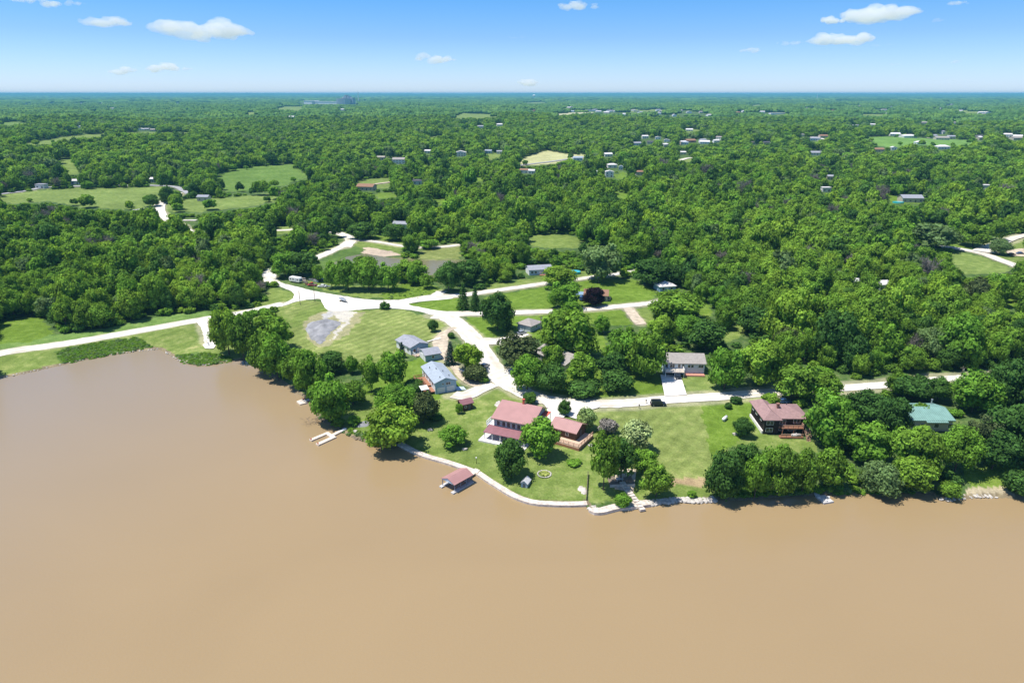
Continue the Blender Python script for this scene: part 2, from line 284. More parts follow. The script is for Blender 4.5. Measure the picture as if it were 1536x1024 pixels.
# ------------------------------------------------------------------ clearings traced as areas of ground (all become world polygons)
def Z3(pts): return [(340 + x / 4, 320 + y / 4) for x, y in pts]
def Z8(pts): return [(700 + x / 4, 380 + y / 4) for x, y in pts]
BR = (.120, .200, .022); OL = (.152, .215, .045); MO = (.185, .238, .060); TN = (.30, .29, .15); WD = (.085, .150, .030); FL = (.065, .120, .030); FA = (.155, .22, .05)
ZONES = [  # px polygon, colour, dryness, mow stripes
 ([(-60,545),(0,525),(150,505),(310,472),(440,444),(470,470),(470,560),(330,560),(230,540),(110,556),(-60,590)], OL, .45, 0),
 ([(83,527),(130,516),(205,505),(228,520),(180,532),(95,545)], WD, .1, 0),
 ([(205,503),(300,480),(312,500),(335,525),(280,548),(250,530),(228,518)], OL, .75, .4),
 ([(262,532),(285,531),(300,528),(345,534),(350,548),(300,550),(275,545)], WD, .3, 0),
 ([(-60,530),(-60,505),(0,498),(60,505),(150,494),(250,472),(320,466),(320,478),(0,531)], (.13,.22,.05), .25, 0),
 ([(-40,520),(-40,485),(20,480),(64,474),(80,500),(50,512)], BR, .2, 0),
 (Z3([(325,560),(450,520),(585,530),(800,580),(1050,575),(1330,650),(1350,690),(1270,745),(1190,770),(1110,810),(1050,850),(870,900),(700,930),(500,900),(430,850),(390,700),(370,620)]), MO, .5, 1),
 (Z3([(420,600),(590,540),(600,580),(480,650),(400,690),(380,640)]), OL, .2, .8),
 (Z3([(450,660),(560,590),(700,590),(830,590),(800,640),(730,720),(620,790),(560,800),(500,770)]), TN, .9, 0),
 (Z3([(600,588),(700,578),(770,592),(745,640),(700,690),(655,735),(615,775),(650,715),(700,655),(650,622)]), (.50,.47,.40), .5, 0),
 (Z3([(560,640),(600,588),(640,590),(620,625)]), (.42,.41,.38), .4, 0),
 (Z3([(255,440),(400,470),(410,500),(360,530),(280,545),(240,500)]), OL, .3, 0),
 (Z3([(300,375),(500,440),(800,505),(1100,510),(1290,465),(1200,430),(1110,370),(950,440),(600,420),(400,370)]), OL, .25, .3),
 (Z3([(930,480),(1100,400),(1250,430),(1290,465),(1150,510),(950,520)]), BR, .15, .2),
 (Z3([(1090,550),(1280,510),(1420,505),(1440,590),(1300,600),(1150,575)]), BR, .2, .2),
 (Z3([(520,310),(700,220),(760,185),(850,180),(800,240),(640,290),(560,330)]), WD, .1, 0),
 (Z3([(780,170),(1060,195),(1050,250),(960,245),(840,215),(760,200)]), OL, .3, 0),
 (Z3([(820,205),(880,205),(1000,230),(1040,255),(900,262),(820,245)]), (.50,.40,.30), .9, 0),
 (Z3([(1140,225),(1230,215),(1400,200),(1400,275),(1150,275)]), (.18,.22,.06), .5, 0),
 (Z3([(590,320),(650,290),(820,245),(980,262),(1150,270),(1460,280),(1470,310),(1300,340),(1220,390),(1100,360),(640,360)]), (.15,.17,.065), .5, 0),
 (Z3([(500,290),(600,240),(700,190),(690,180),(640,200),(560,240),(480,290)]), OL, .4, 0),
 (Z3([(850,130),(1060,130),(1060,190),(900,165)]), BR, .3, 0),
 (Z8([(100,245),(130,190),(380,150),(470,130),(480,185),(240,225)]), OL, .4, .2),
 (Z8([(110,262),(240,240),(470,200),(540,340),(280,345),(100,350)]), BR, .15, .4),
 (Z8([(630,180),(780,150),(1000,155),(1140,230),(1115,290),(850,318),(680,335),(560,330)]), BR, .15, .3),
 (Z8([(650,110),(760,90),(790,135),(650,150)]), OL, .3, 0),
 (Z8([(0,378),(100,376),(270,375),(530,362),(520,520),(260,500),(170,515),(80,520),(0,450)]), BR, .12, .4),
 (Z8([(690,350),(930,340),(1005,430),(850,430),(700,420)]), BR, .25, .2),
 (Z8([(1000,338),(1120,310),(1120,420),(1060,430)]), OL, .3, 0),
 (Z8([(1390,300),(1480,310),(1450,400),(1400,390)]), BR, .3, 0),
 (Z8([(95,560),(180,545),(190,680),(150,670)]), BR, .2, 0),
 (Z8([(745,480),(830,480),(840,620),(740,590)]), BR, .3, 0),
 (Z8([(600,700),(990,690),(1175,735),(1192,852),(800,875),(560,880),(300,820),(215,750),(300,740)]), BR, .25, .2),
 (Z8([(1285,735),(1465,715),(1545,820),(1545,838),(1312,842)]), (.17,.235,.055), .45, .2),
 ([(505,660),(500,625),(540,600),(560,575),(600,565),(640,600),(655,640),(640,668),(600,672),(560,668)], OL, .5, 0),
 ([(540,590),(560,560),(620,540),(665,530),(690,560),(690,590),(650,610)], BR, .2, 0),
 ([(625,680),(600,660),(640,605),(690,590),(745,578),(822,612),(880,610),(1060,602),(1145,592),(1140,655),(1100,665),(1075,700),(1070,752),(880,757),(800,756),(735,728),(700,707)], OL, .5, .2),
 ([(893,614),(1050,604),(1062,650),(1068,690),(1062,716),(1005,716),(975,690),(960,650),(890,640)], MO, .5, .6),
 ([(998,716),(1062,716),(1070,728),(1000,728)], (.34,.25,.14), .6, 0),
 ([(1050,604),(1145,592),(1145,640),(1110,660),(1068,690),(1058,640)], BR, .15, .2),
 ([(1125,640),(1160,655),(1225,660),(1225,680),(1100,668)], OL, .5, 0),
 ([(880,610),(905,640),(945,700),(900,700),(880,660)], OL, .7, 0),
 ([(1445,700),(1530,695),(1540,745),(1455,748)], BR, .3, 0),
 ([(1455,728),(1510,732),(1530,748),(1440,750)], (.42,.36,.24), .8, 0),
 ([(0,292),(75,284),(160,282),(245,280),(243,300),(205,315),(130,312),(75,302),(0,306),(-200,310),(-200,296)], FA, .35, .3),
 ([(240,305),(260,300),(300,298),(340,296),(410,290),(420,292),(410,303),(360,312),(300,318),(250,318)], FA, .3, 0),
 ([(325,262),(345,254),(400,248),(440,247),(465,265),(425,280),(400,286),(350,288),(330,284)], (.105,.19,.032), .35, .4),
 ([(30,217),(90,206),(160,200),(170,206),(90,214),(50,222)], FA, .3, 0), ([(180,199),(290,199),(285,203),(185,203)], FA, .3, 0),
 ([(90,240),(110,240),(120,262),(100,262)], FA, .2, 0),
 ([(776,243),(800,230),(822,226),(848,230),(890,233),(888,238),(850,240),(830,246),(785,249)], (.42,.42,.20), .5, 0),
 ([(728,232),(752,230),(752,240),(735,243)], FA, .3, 0),
 ([(672,176),(690,170),(745,171),(748,178),(680,180)], FA, .2, 0), ([(425,160),(460,160),(460,168),(400,167)], FA, .2, 0),
 ([(820,172),(890,168),(890,172),(830,176)], (.42,.42,.25), .5, 0),
 ([(1285,206),(1330,205),(1400,208),(1465,211),(1462,220),(1400,220),(1330,221),(1300,214)], (.13,.25,.05), .2, 0),
 ([(1425,376),(1474,385),(1520,402),(1500,410),(1445,412),(1430,395)], FA, .3, 0), ([(1450,364),(1500,358),(1545,355),(1545,400),(1500,388),(1470,374)], FA, .5, 0),
 ([(1425,368),(1490,358),(1500,364),(1450,374)], BR, .2, 0),
 ([(1500,450),(1540,445),(1540,465),(1510,462)], BR, .2, 0), ([(920,287),(940,290),(938,300),(922,296)], BR, .1, 0),
 ([(852,352),(875,360),(865,372),(820,372),(790,366),(800,352)], OL, .3, 0),
 ([(535,270),(560,268),(585,266),(585,282),(540,284)], FA, .3, 0), ([(1329,290),(1350,296),(1380,306),(1335,306)], BR, .1, 0),
 ([(920,262),(940,256),(940,268),(922,268)], BR, .1, 0), ([(1010,238),(1045,236),(1042,243),(1010,243)], FA, .4, 0),
 ([(1015,196),(1040,194),(1062,196),(1040,200)], FA, .4, 0), ([(640,206),(665,204),(672,208),(650,210)], FA, .4, 0), ([(350,171),(380,168),(402,170),(370,174)], FA, .4, 0), ([(1430,168),(1480,166),(1500,170),(1450,173)], FA, .5, 0), ([(1280,172),(1330,171),(1345,175),(1300,177)], FA, .3, 0), ([(930,166),(985,164),(1010,166),(960,170)], FA, .5, 0), ([(780,154),(815,153),(830,156),(795,157)], FA, .3, 0), ([(0,184),(25,182),(45,187),(10,192)], (.12,.2,.04), .2, 0), ([(1115,158),(1140,157),(1155,159),(1130,161)], FA, .3, 0), ([(1160,170),(1185,168),(1190,174),(1165,175)], FA, .3, 0), ([(640,300),(668,298),(675,304),(650,308)], BR, .2, 0), ([(700,268),(722,266),(728,272),(706,274)], BR, .3, 0), ([(1180,330),(1200,328),(1206,334),(1186,337)], BR, .3, 0), ([(560,290),(590,288),(598,295),(565,298)], BR, .3, 0), ([(1060,290),(1078,289),(1080,294),(1064,295)], BR, .3, 0),
 ([(415,340),(440,338),(440,350),(405,352)], FA, .3, 0), ([(1075,500),(1110,480),(1120,500),(1090,515)], OL, .4, 0),
]
VISH = np.zeros((1024, 1536), bool); VIS = np.zeros((1024, 1536), bool)      # ground that the photograph shows open
yy, xx = np.mgrid[0:1024, 0:1536]
def mark(poly, V=None):
    V = VIS if V is None else V
    p = np.array(poly); x0, y0 = np.floor(np.clip(p.min(0), 0, [1535, 1023])).astype(int); x1, y1 = np.ceil(np.clip(p.max(0) + 1, 0, [1536, 1024])).astype(int)
    if x1 > x0 and y1 > y0: V[y0:y1, x0:x1] |= inside(xx[y0:y1, x0:x1] + .5, yy[y0:y1, x0:x1] + .5, p)
SKIPVIS = {0}
for rp in ([(236,302),(246,298),(262,290),(272,284),(280,290),(254,308),(250,318),(262,331),(252,335),(236,320),(226,316)], [(284,345),(310,347),(312,353),(284,352)], [(255,328),(296,328),(296,334),(262,334)], [(226,276),(262,278),(284,288),(276,292),(256,284),(226,282)], [(490,346),(506,350),(526,356),(520,364),(500,353),(484,346)]): mark(rp, VISH)
# tighter outline of what shows of the dam and the lake's tree-lined edge
mark([(-5,600),(0,500),(60,508),(150,496),(230,478),(312,468),(318,500),(325,520),(345,545),(385,545),(440,590),(480,640),(520,665),(600,690),(740,735),(880,772),(1000,765),(1080,758),(1130,757),(1200,752),(1300,750),(1540,752),(1540,1024),(-5,1024)])
for i, z in enumerate(ZONES):
    if i not in SKIPVIS: mark(z[0])
# ------------------------------------------------------------------ ground sheet
def make_ground():
    rr = np.concatenate([np.arange(130, 620, 1.15), np.geomspace(620, 30000, 330)])
    th = np.concatenate([np.linspace(-75, -43, 60, endpoint=False), np.linspace(-43, 43, 760), np.linspace(43, 75, 61)[1:]]); th = np.radians(th)
    Rg, Tg = np.meshgrid(rr, th, indexing='ij'); X = Rg * np.sin(Tg); Y = Rg * np.cos(Tg); Zg = h(X, Y)
    nr, ntt = X.shape; idx = np.arange(nr * ntt).reshape(nr, ntt)
    Fq = np.stack([idx[:-1, :-1], idx[:-1, 1:], idx[1:, 1:], idx[1:, :-1]], -1).reshape(-1, 4)[:, ::-1]
    col = np.zeros((nr, ntt, 4)); col[..., :3] = FL; col[..., 3] = .3
    far = np.clip((Rg - 6000) / 8000, 0, 1)[..., None]; col[..., :3] = col[..., :3] * (1 - far) + np.array([.05, .10, .03]) * far
    st = np.zeros((nr, ntt))
    jx = (np.sin(X * .9 + Y * .7) + np.sin(X * .31 - Y * .43 + 1) * 1.3 + np.sin(Y * 1.3 + 2)) * .5 * np.clip(Rg / 350, .5, 3)
    jy = (np.sin(Y * .8 - X * .6 + 3) + np.sin(Y * .37 + X * .29) * 1.3) * .5 * np.clip(Rg / 350, .5, 3)
    for poly, c, dry, stripes in ZONES:
        W = GA(poly); lo = W.min(0) - 5; hi = W.max(0) + 5
        m = (X > lo[0]) & (X < hi[0]) & (Y > lo[1]) & (Y < hi[1])
        if not m.any(): continue
        i2 = np.zeros_like(m); i2[m] = inside((X + jx)[m], (Y + jy)[m], W)
        col[i2, :3] = c; col[i2, 3] = dry * .8; st[i2] = stripes
    for L_, hw_ in ROADS:      # worn, dusty verges
        lo = L_.min(0) - hw_ - 6; hi = L_.max(0) + hw_ + 6; m = (X > lo[0]) & (X < hi[0]) & (Y > lo[1]) & (Y < hi[1]) & (Rg < 1500)
        if not m.any(): continue
        dd = segdist(X[m] + jx[m] * .5, Y[m] + jy[m] * .5, L_) - hw_; kk = .75 * np.clip(1 - dd / 1.3, 0, 1)[:, None]; c4 = col[m]; c4[:, :3] = c4[:, :3] * (1 - kk * .75) + np.array([.42, .38, .26]) * kk * .75; c4[:, 3] = np.maximum(c4[:, 3], kk[:, 0] * .9); col[m] = c4
    # wet, earthy strip at the waterline
    near = Rg < 620
    d = np.full(X.shape, 99.); d[near] = segdist(X[near], Y[near], SHORE); k = d < 1.1
    col[k, :3] = (.20, .16, .10); col[k, 3] = .5; st[k] = 0
    ok = inside(X, Y, LAKE); col[ok & (d >= 1.1), :3] = (.25, .18, .11)
    m = bpy.data.materials.new('ground'); m.use_nodes = True; nt = m.node_tree; n = nt.nodes; l = nt.links; b = n['Principled BSDF']
    b.inputs['Roughness'].default_value = .95; b.inputs['Specular IOR Level'].default_value = .1
    a = n.new('ShaderNodeAttribute'); a.attribute_name = 'gcol'; s = n.new('ShaderNodeAttribute'); s.attribute_name = 'stripe'
    g = n.new('ShaderNodeNewGeometry')
    def noise(sc, det=6, ro=.6):
        t = n.new('ShaderNodeTexNoise'); t.inputs['Scale'].default_value = sc; t.inputs['Detail'].default_value = det; t.inputs['Roughness'].default_value = ro; l.new(g.outputs['Position'], t.inputs['Vector']); return t
    def rng(src, f0, f1, t0, t1):
        r = n.new('ShaderNodeMapRange'); r.inputs['From Min'].default_value = f0; r.inputs['From Max'].default_value = f1; r.inputs['To Min'].default_value = t0; r.inputs['To Max'].default_value = t1; l.new(src, r.inputs['Value']); return r.outputs[0]
    def mul(x, y):
        q = n.new('ShaderNodeMath'); q.operation = 'MULTIPLY'; l.new(x, q.inputs[0]); l.new(y, q.inputs[1]); return q.outputs[0]
    big = noise(.035, 4); mid = noise(.28, 6, .7); fine = noise(2.2, 4, .7)
    v = mul(mul(rng(big.outputs[0], .3, .7, .82, 1.18), rng(mid.outputs[0], .3, .7, .78, 1.22)), rng(fine.outputs[0], .3, .7, .72, 1.28))
    w = n.new('ShaderNodeTexWave'); w.inputs['Scale'].default_value = .085; w.inputs['Distortion'].default_value = 5; w.inputs['Detail'].default_value = 4; w.inputs['Detail Scale'].default_value = .4
    mp = n.new('ShaderNodeMapping'); mp.inputs['Rotation'].default_value = (0, 0, R(38)); l.new(g.outputs['Position'], mp.inputs[0]); l.new(mp.outputs[0], w.inputs[0])
    wv = n.new('ShaderNodeMath'); wv.operation = 'MULTIPLY_ADD'; wv.inputs[2].default_value = 1; l.new(rng(w.outputs[1], 0, 1, -.12, .12), wv.inputs[0]); l.new(s.outputs['Fac'], wv.inputs[1])
    v = mul(v, wv.outputs[0])
    cb = n.new('ShaderNodeCombineColor'); [l.new(v, cb.inputs[i]) for i in range(3)]
    dm = n.new('ShaderNodeMix'); dm.data_type = 'RGBA'; dm.inputs[7].default_value = (.36, .30, .15, 1); l.new(a.outputs['Color'], dm.inputs[6])
    l.new(mul(mul(rng(mid.outputs[0], .46, .72, 0, 1), rng(big.outputs[0], .35, .6, .3, 1)), a.outputs['Alpha']), dm.inputs[0])
    mx = n.new('ShaderNodeMix'); mx.data_type = 'RGBA'; mx.blend_type = 'MULTIPLY'; mx.inputs[0].default_value = 1; l.new(dm.outputs[2], mx.inputs[6]); l.new(cb.outputs[0], mx.inputs[7])
    l.new(mx.outputs[2], b.inputs['Base Color'])
    bp = n.new('ShaderNodeBump'); bp.inputs['Strength'].default_value = .5; bp.inputs['Distance'].default_value = .25; l.new(fine.outputs[0], bp.inputs['Height']); l.new(bp.outputs[0], b.inputs['Normal'])
    me = np_mesh('ground', np.stack([X, Y, Zg], -1).reshape(-1, 3), Fq, m, {'gcol': ('FLOAT_COLOR', col.reshape(-1, 4)), 'stripe': ('FLOAT', st.ravel())}, True)
    o = bpy.data.objects.new('ground', me); COL.objects.link(o); tag(o, kind='structure')
# ------------------------------------------------------------------ water
def watermat(name, col):
    m = bpy.data.materials.new(name); m.use_nodes = True; nt = m.node_tree; n = nt.nodes; l = nt.links; b = n['Principled BSDF']
    b.inputs['Roughness'].default_value = .16; b.inputs['IOR'].default_value = 1.33; b.inputs['Specular IOR Level'].default_value = .5
    g = n.new('ShaderNodeNewGeometry'); mp = n.new('ShaderNodeMapping'); mp.inputs['Scale'].default_value = (1, 1.6, 1); l.new(g.outputs['Position'], mp.inputs[0])
    t = n.new('ShaderNodeTexNoise'); t.inputs['Scale'].default_value = .012; t.inputs['Detail'].default_value = 3; l.new(mp.outputs[0], t.inputs[0])
    cr = n.new('ShaderNodeValToRGB'); cr.color_ramp.elements[0].position = .3; cr.color_ramp.elements[1].position = .7
    t.inputs['Distortion'].default_value = .8; t.inputs['Detail'].default_value = 6; cr.color_ramp.elements[0].color = (*[c * .965 for c in col], 1); cr.color_ramp.elements[1].color = (*[min(1, c * 1.03) for c in col], 1); l.new(t.outputs[0], cr.inputs[0]); l.new(cr.outputs[0], b.inputs['Base Color'])
    if name == 'muddy_water':      # grey sky reflection painted into the lake colour towards the far left corner
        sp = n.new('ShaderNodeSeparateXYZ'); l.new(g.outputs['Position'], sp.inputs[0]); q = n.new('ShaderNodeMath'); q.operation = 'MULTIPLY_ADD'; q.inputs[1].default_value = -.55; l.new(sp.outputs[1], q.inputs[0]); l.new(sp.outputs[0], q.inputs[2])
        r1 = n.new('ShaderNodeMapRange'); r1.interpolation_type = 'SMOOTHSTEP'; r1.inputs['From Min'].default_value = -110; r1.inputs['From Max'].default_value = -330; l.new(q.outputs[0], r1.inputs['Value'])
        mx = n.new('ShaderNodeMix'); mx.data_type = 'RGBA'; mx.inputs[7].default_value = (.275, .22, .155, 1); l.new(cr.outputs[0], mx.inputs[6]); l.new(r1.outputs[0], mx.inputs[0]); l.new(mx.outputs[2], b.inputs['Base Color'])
    u = n.new('ShaderNodeTexNoise'); u.inputs['Scale'].default_value = 1.6; u.inputs['Detail'].default_value = 4; u.inputs['Roughness'].default_value = .6; l.new(mp.outputs[0], u.inputs[0])
    bp = n.new('ShaderNodeBump'); bp.inputs['Strength'].default_value = .35; bp.inputs['Distance'].default_value = .13; l.new(u.outputs[0], bp.inputs['Height']); l.new(bp.outputs[0], b.inputs['Normal'])
    MAT[name] = m
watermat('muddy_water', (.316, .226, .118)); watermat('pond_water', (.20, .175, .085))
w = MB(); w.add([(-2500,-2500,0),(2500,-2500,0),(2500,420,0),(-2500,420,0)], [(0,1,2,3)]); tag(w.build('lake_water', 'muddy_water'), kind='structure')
w = MB(); c = POND.mean(0); w.add([(p[0] + (p[0]-c[0]) * .06, p[1] + (p[1]-c[1]) * .06, PONDZ) for p in POND], [tuple(range(len(POND)))]); tag(w.build('pond_water', 'pond_water'), kind='structure')
# ------------------------------------------------------------------ roads
ROADS = []     # (world pts, half width) to keep trees off
def resample(P, step):
    P = np.asarray(P); 
    # Catmull-Rom through the points
    Q = np.vstack([2 * P[0] - P[1], P, 2 * P[-1] - P[-2]]); out = []
    for i in range(1, len(Q) - 2):
        n_ = max(2, int(np.linalg.norm(Q[i + 1] - Q[i]) / step))
        for k in range(n_):
            t = k / n_; a, b, c, d = Q[i - 1], Q[i], Q[i + 1], Q[i + 2]
            out.append(.5 * (2 * b + (c - a) * t + (2 * a - 5 * b + 4 * c - d) * t * t + (3 * b - a - 3 * c + d) * t ** 3))
    out.append(P[-1]); return np.array(out)
nroad = 0; AREAS = []
def road(px, width, m='gravel', name='gravel_road', keep=True, vis=True, off=None):
    global nroad
    W = GA(px); far = np.hypot(*W.T).max() > 550; L = resample(W, 4 if far else 1.2)
    t = np.gradient(L, axis=0); t /= np.linalg.norm(t, axis=1)[:, None] + 1e-9; nn = np.stack([-t[:, 1], t[:, 0]], -1)
    off = (off if off is not None else (.45 if far else .10)) + .009 * nroad; nroad += 1
    k = np.arange(len(L)); j1 = np.array([mnoise.noise(Vector((i * .35, nroad, 0))) + .6 * mnoise.noise(Vector((i * 1.1, nroad, 4))) for i in k]) * .45; j2 = np.array([mnoise.noise(Vector((i * .35, nroad, 9))) + .6 * mnoise.noise(Vector((i * 1.1, nroad, 14))) for i in k]) * .45
    ws = np.interp(k, np.linspace(0, len(L) - 1, len(width)), width) if hasattr(width, '__len__') else np.full(len(L), float(width))
    V = []; 
    for q in (-1, -.5, 0, .5, 1):
        hw = ws / 2 * q + (j1 if q == -1 else j2 if q == 1 else 0); p = L + nn * hw[:, None]; z = h(p[:, 0], p[:, 1]) + off - (.06 if abs(q) == 1 else 0)
        V.append(np.column_stack([p, z]))
    V = np.stack(V, 1); n0 = len(L); idx = np.arange(n0 * 5).reshape(n0, 5)
    Fq = np.stack([idx[:-1, :-1], idx[:-1, 1:], idx[1:, 1:], idx[1:, :-1]], -1).reshape(-1, 4)
    o = bpy.data.objects.new(name, np_mesh(name, V.reshape(-1, 3), Fq, MAT[m], {'track': ('FLOAT', np.tile(np.array([.1, .75, 0, .75, .1]), n0) * np.repeat(.6 + .5 * np.sin(np.arange(n0) * .21 + nroad) * np.sin(np.arange(n0) * .083), 5))})); COL.objects.link(o); tag(o, kind='structure')
    ROADS.append((L[::3], ws.max() / 2))
    return o
def area(px, m, name, off=.08, world=False, bis=3.0):
    W = np.asarray(px) if world else GA(px); AREAS.append(W); bm = bmesh.new(); f = bm.faces.new([bm.verts.new((x, y, 0)) for x, y in W])
    for ax in (0, 1):
        lo, hi = W[:, ax].min(), W[:, ax].max(); c = lo + bis
        while c < hi:
            no = (1, 0, 0) if ax == 0 else (0, 1, 0); bmesh.ops.bisect_plane(bm, geom=bm.verts[:] + bm.edges[:] + bm.faces[:], plane_co=(c, c, 0), plane_no=no); c += bis
    bmesh.ops.triangulate(bm, faces=bm.faces[:]); bmesh.ops.recalc_face_normals(bm, faces=bm.faces)
    for f in bm.faces:
        if f.normal.z < 0: f.normal_flip()
    co = np.array([v.co[:2] for v in bm.verts]); z = h(co[:, 0], co[:, 1]) + off
    for v, q in zip(bm.verts, z): v.co.z = q
    me = bpy.data.meshes.new(name); bm.to_mesh(me); bm.free(); me.materials.append(MAT[m]); o = bpy.data.objects.new(name, me); COL.objects.link(o); tag(o, kind='structure'); return o
def wobble(pts, step=2.0, amp=.35):
    W = GA(pts); W = resample(np.vstack([W, W[:1]]), step)[:-1]
    return np.array([[x + mnoise.noise(Vector((x * .5, y * .5, 0))) * amp * 2, y + mnoise.noise(Vector((x * .5, y * .5, 7))) * amp * 2] for x, y in W])
area(wobble(Z3([(310,552),(375,525),(402,500),(400,475),(330,445),(262,420),(240,380),(262,355),(300,365),(296,395),(340,420),(440,445),(530,467),(700,497),(850,517),(1000,521),(1090,518),(1180,508),(1270,478),(1290,488),(1265,498),(1360,496),(1350,512),(1180,528),(1090,545),(1150,562),(1250,580),(1340,592),(1500,592),(1500,606),(1400,618),(1395,640),(1420,668),(1500,730),(1530,775),(1440,770),(1395,700),(1330,650),(1220,605),(1060,576),(900,571),(800,578),(690,588),(605,580),(575,540),(560,515),(510,516),(420,530),(330,560)])), 'gravel', 'gravel_yard', .105, True)
road([(-300,590),(-120,553),(0,529.5),(100,515),(200,497.5),(312,477.5),(352,471),(392,463),(425,455)], 6.2)
road([(407,422),(403,412),(410,404),(428,400),(450,395),(465,390.5),(490,380),(512,370),(525,364),(524,356.5),(512,351),(500,347.5),(484,342),(470,336)], [7,6.5,6,6,6,7,7,6,6])
road([(516,371),(528,361),(552,361),(580,365),(605,369),(640,371),(670,369.5),(690,367),(705,366)], [9,7,4,4,4,4])
road([(472,337),(440,344),(405,346),(370,349),(337,347.5),(310,350),(285,349)], 5)
road([(470,338),(456,328),(480,322),(530,320)], 5)
road([(285,348),(268,336),(252,331),(243,321),(239,313),(243,305),(262,296),(268,290)], [5,5,6,9,8,7])
road([(275,331),(295,331)], 4)
road([(240,310),(225,313),(200,316)], 5, 'asphalt', 'asphalt_road')
road([(286,292),(277,287),(262,280.5),(227,278.5),(190,278.5),(150,279.5),(100,280),(67,281.5),(30,288),(-40,296)], 7, 'asphalt', 'asphalt_road')
road([(600,453.5),(632,447.5),(655,444.5),(680,443.5),(710,440.5),(760,433.5),(812,426),(860,419.5),(895,415),(930,410),(960,406)], [7,6,5,5,5,4.5])
road([(648,447),(662,437.5)], 5)
road([(660,472),(700,470.5),(770,469),(830,467),(875,464.5),(925,460),(975,455),(1010,449)], [8,6,5.5,5.5,5.5])
road([(942,462),(952,475),(962,487)], 5, 'dirt_lane', 'dirt_lane')
road([(652,473),(670,476),(684,484),(697,495),(711,510),(724,530),(735,549),(750,567),(775,583),(800,595),(825,601),(855,604.5),(900,606),(950,604),(1000,599.5),(1084,594.5),(1124,591),(1166,588),(1264,582),(1332,577),(1380,572),(1436,567),(1510,563),(1700,552)], [9,8,8,8,9,7.5,6.3,5.6,5.6,5.6,5.4,5.2,5,4.6,4.4,4.4,4.4,4.4,4.4,4.4])
road([(714,514),(728,512),(745,512),(768,508),(786,500)], [8,6,5])
road([(740,566),(752,562),(770,557),(790,553)], [9,6,4])
road([(684,491),(670,497),(662,508),(661,520),(667,535),(680,548),(692,563),(706,573),(724,578),(738,575)], [3,3,6,6,4,3,3,3.5,4,5], 'dirt_lane', 'gravel_lane')
road([(641,513.5),(660,508)], 1.1, 'concrete', 'footpath', off=.3)
road([(738,576),(716,586),(697,594),(680,592)], [6,5.5,6,5], 'gravel', 'gravel_lane')
road([(688,555),(704,561)], 1.0, 'concrete', 'footpath', off=.35)
area(wobble([(805,598),(850,602),(900,604),(897,613),(868,618),(864,629),(850,624),(836,632),(826,640),(819,628),(821,613)], 2, .25), 'gravel', 'gravel_parking', .32, True)
area([(990.5,563),(1020.5,563),(1030,593),(997,595)], 'concrete', 'concrete_driveway', .35)
road([(302,480),(307,492),(312,510),(314,516)], [5,2.6,2.4,3.5])
area(wobble([(304,518),(310,514),(320,514),(324,518),(320,523),(308,523)], 2, .2), 'gravel', 'gravel_pad', .28, True)
road([(1410,370),(1426,371.5),(1452,376),(1474,380.5),(1497,389),(1527,400),(1560,412)], 7)
road([(1474,379),(1489,370.5),(1509,362),(1524,357),(1545,352)], [12,8,6,5])
area([(1506,376),(1545,372),(1545,386),(1515,384)], 'dirt_lane', 'parking_pad', .3)
road([(778,249),(800,246),(825,243),(860,238),(895,234)], 7, 'asphalt', 'asphalt_road')
road([(560,277),(600,272),(640,266),(680,262)], 6, 'dirt_lane', 'dirt_lane'); road([(1015,243),(1030,238),(1045,237)], 7)
road([(1200,203),(1230,208),(1262,214)], 8); road([(1230,211),(1270,215)], 8)
road([(1130,214),(1180,216),(1240,220)], 6)
# foot lane and steps ground near the flowering trees
area([(923,702),(955,704),(950,738),(922,734)], 'dirt_lane', 'bare_earth', .12)
MAIN_ROADS = list(ROADS)
make_ground()
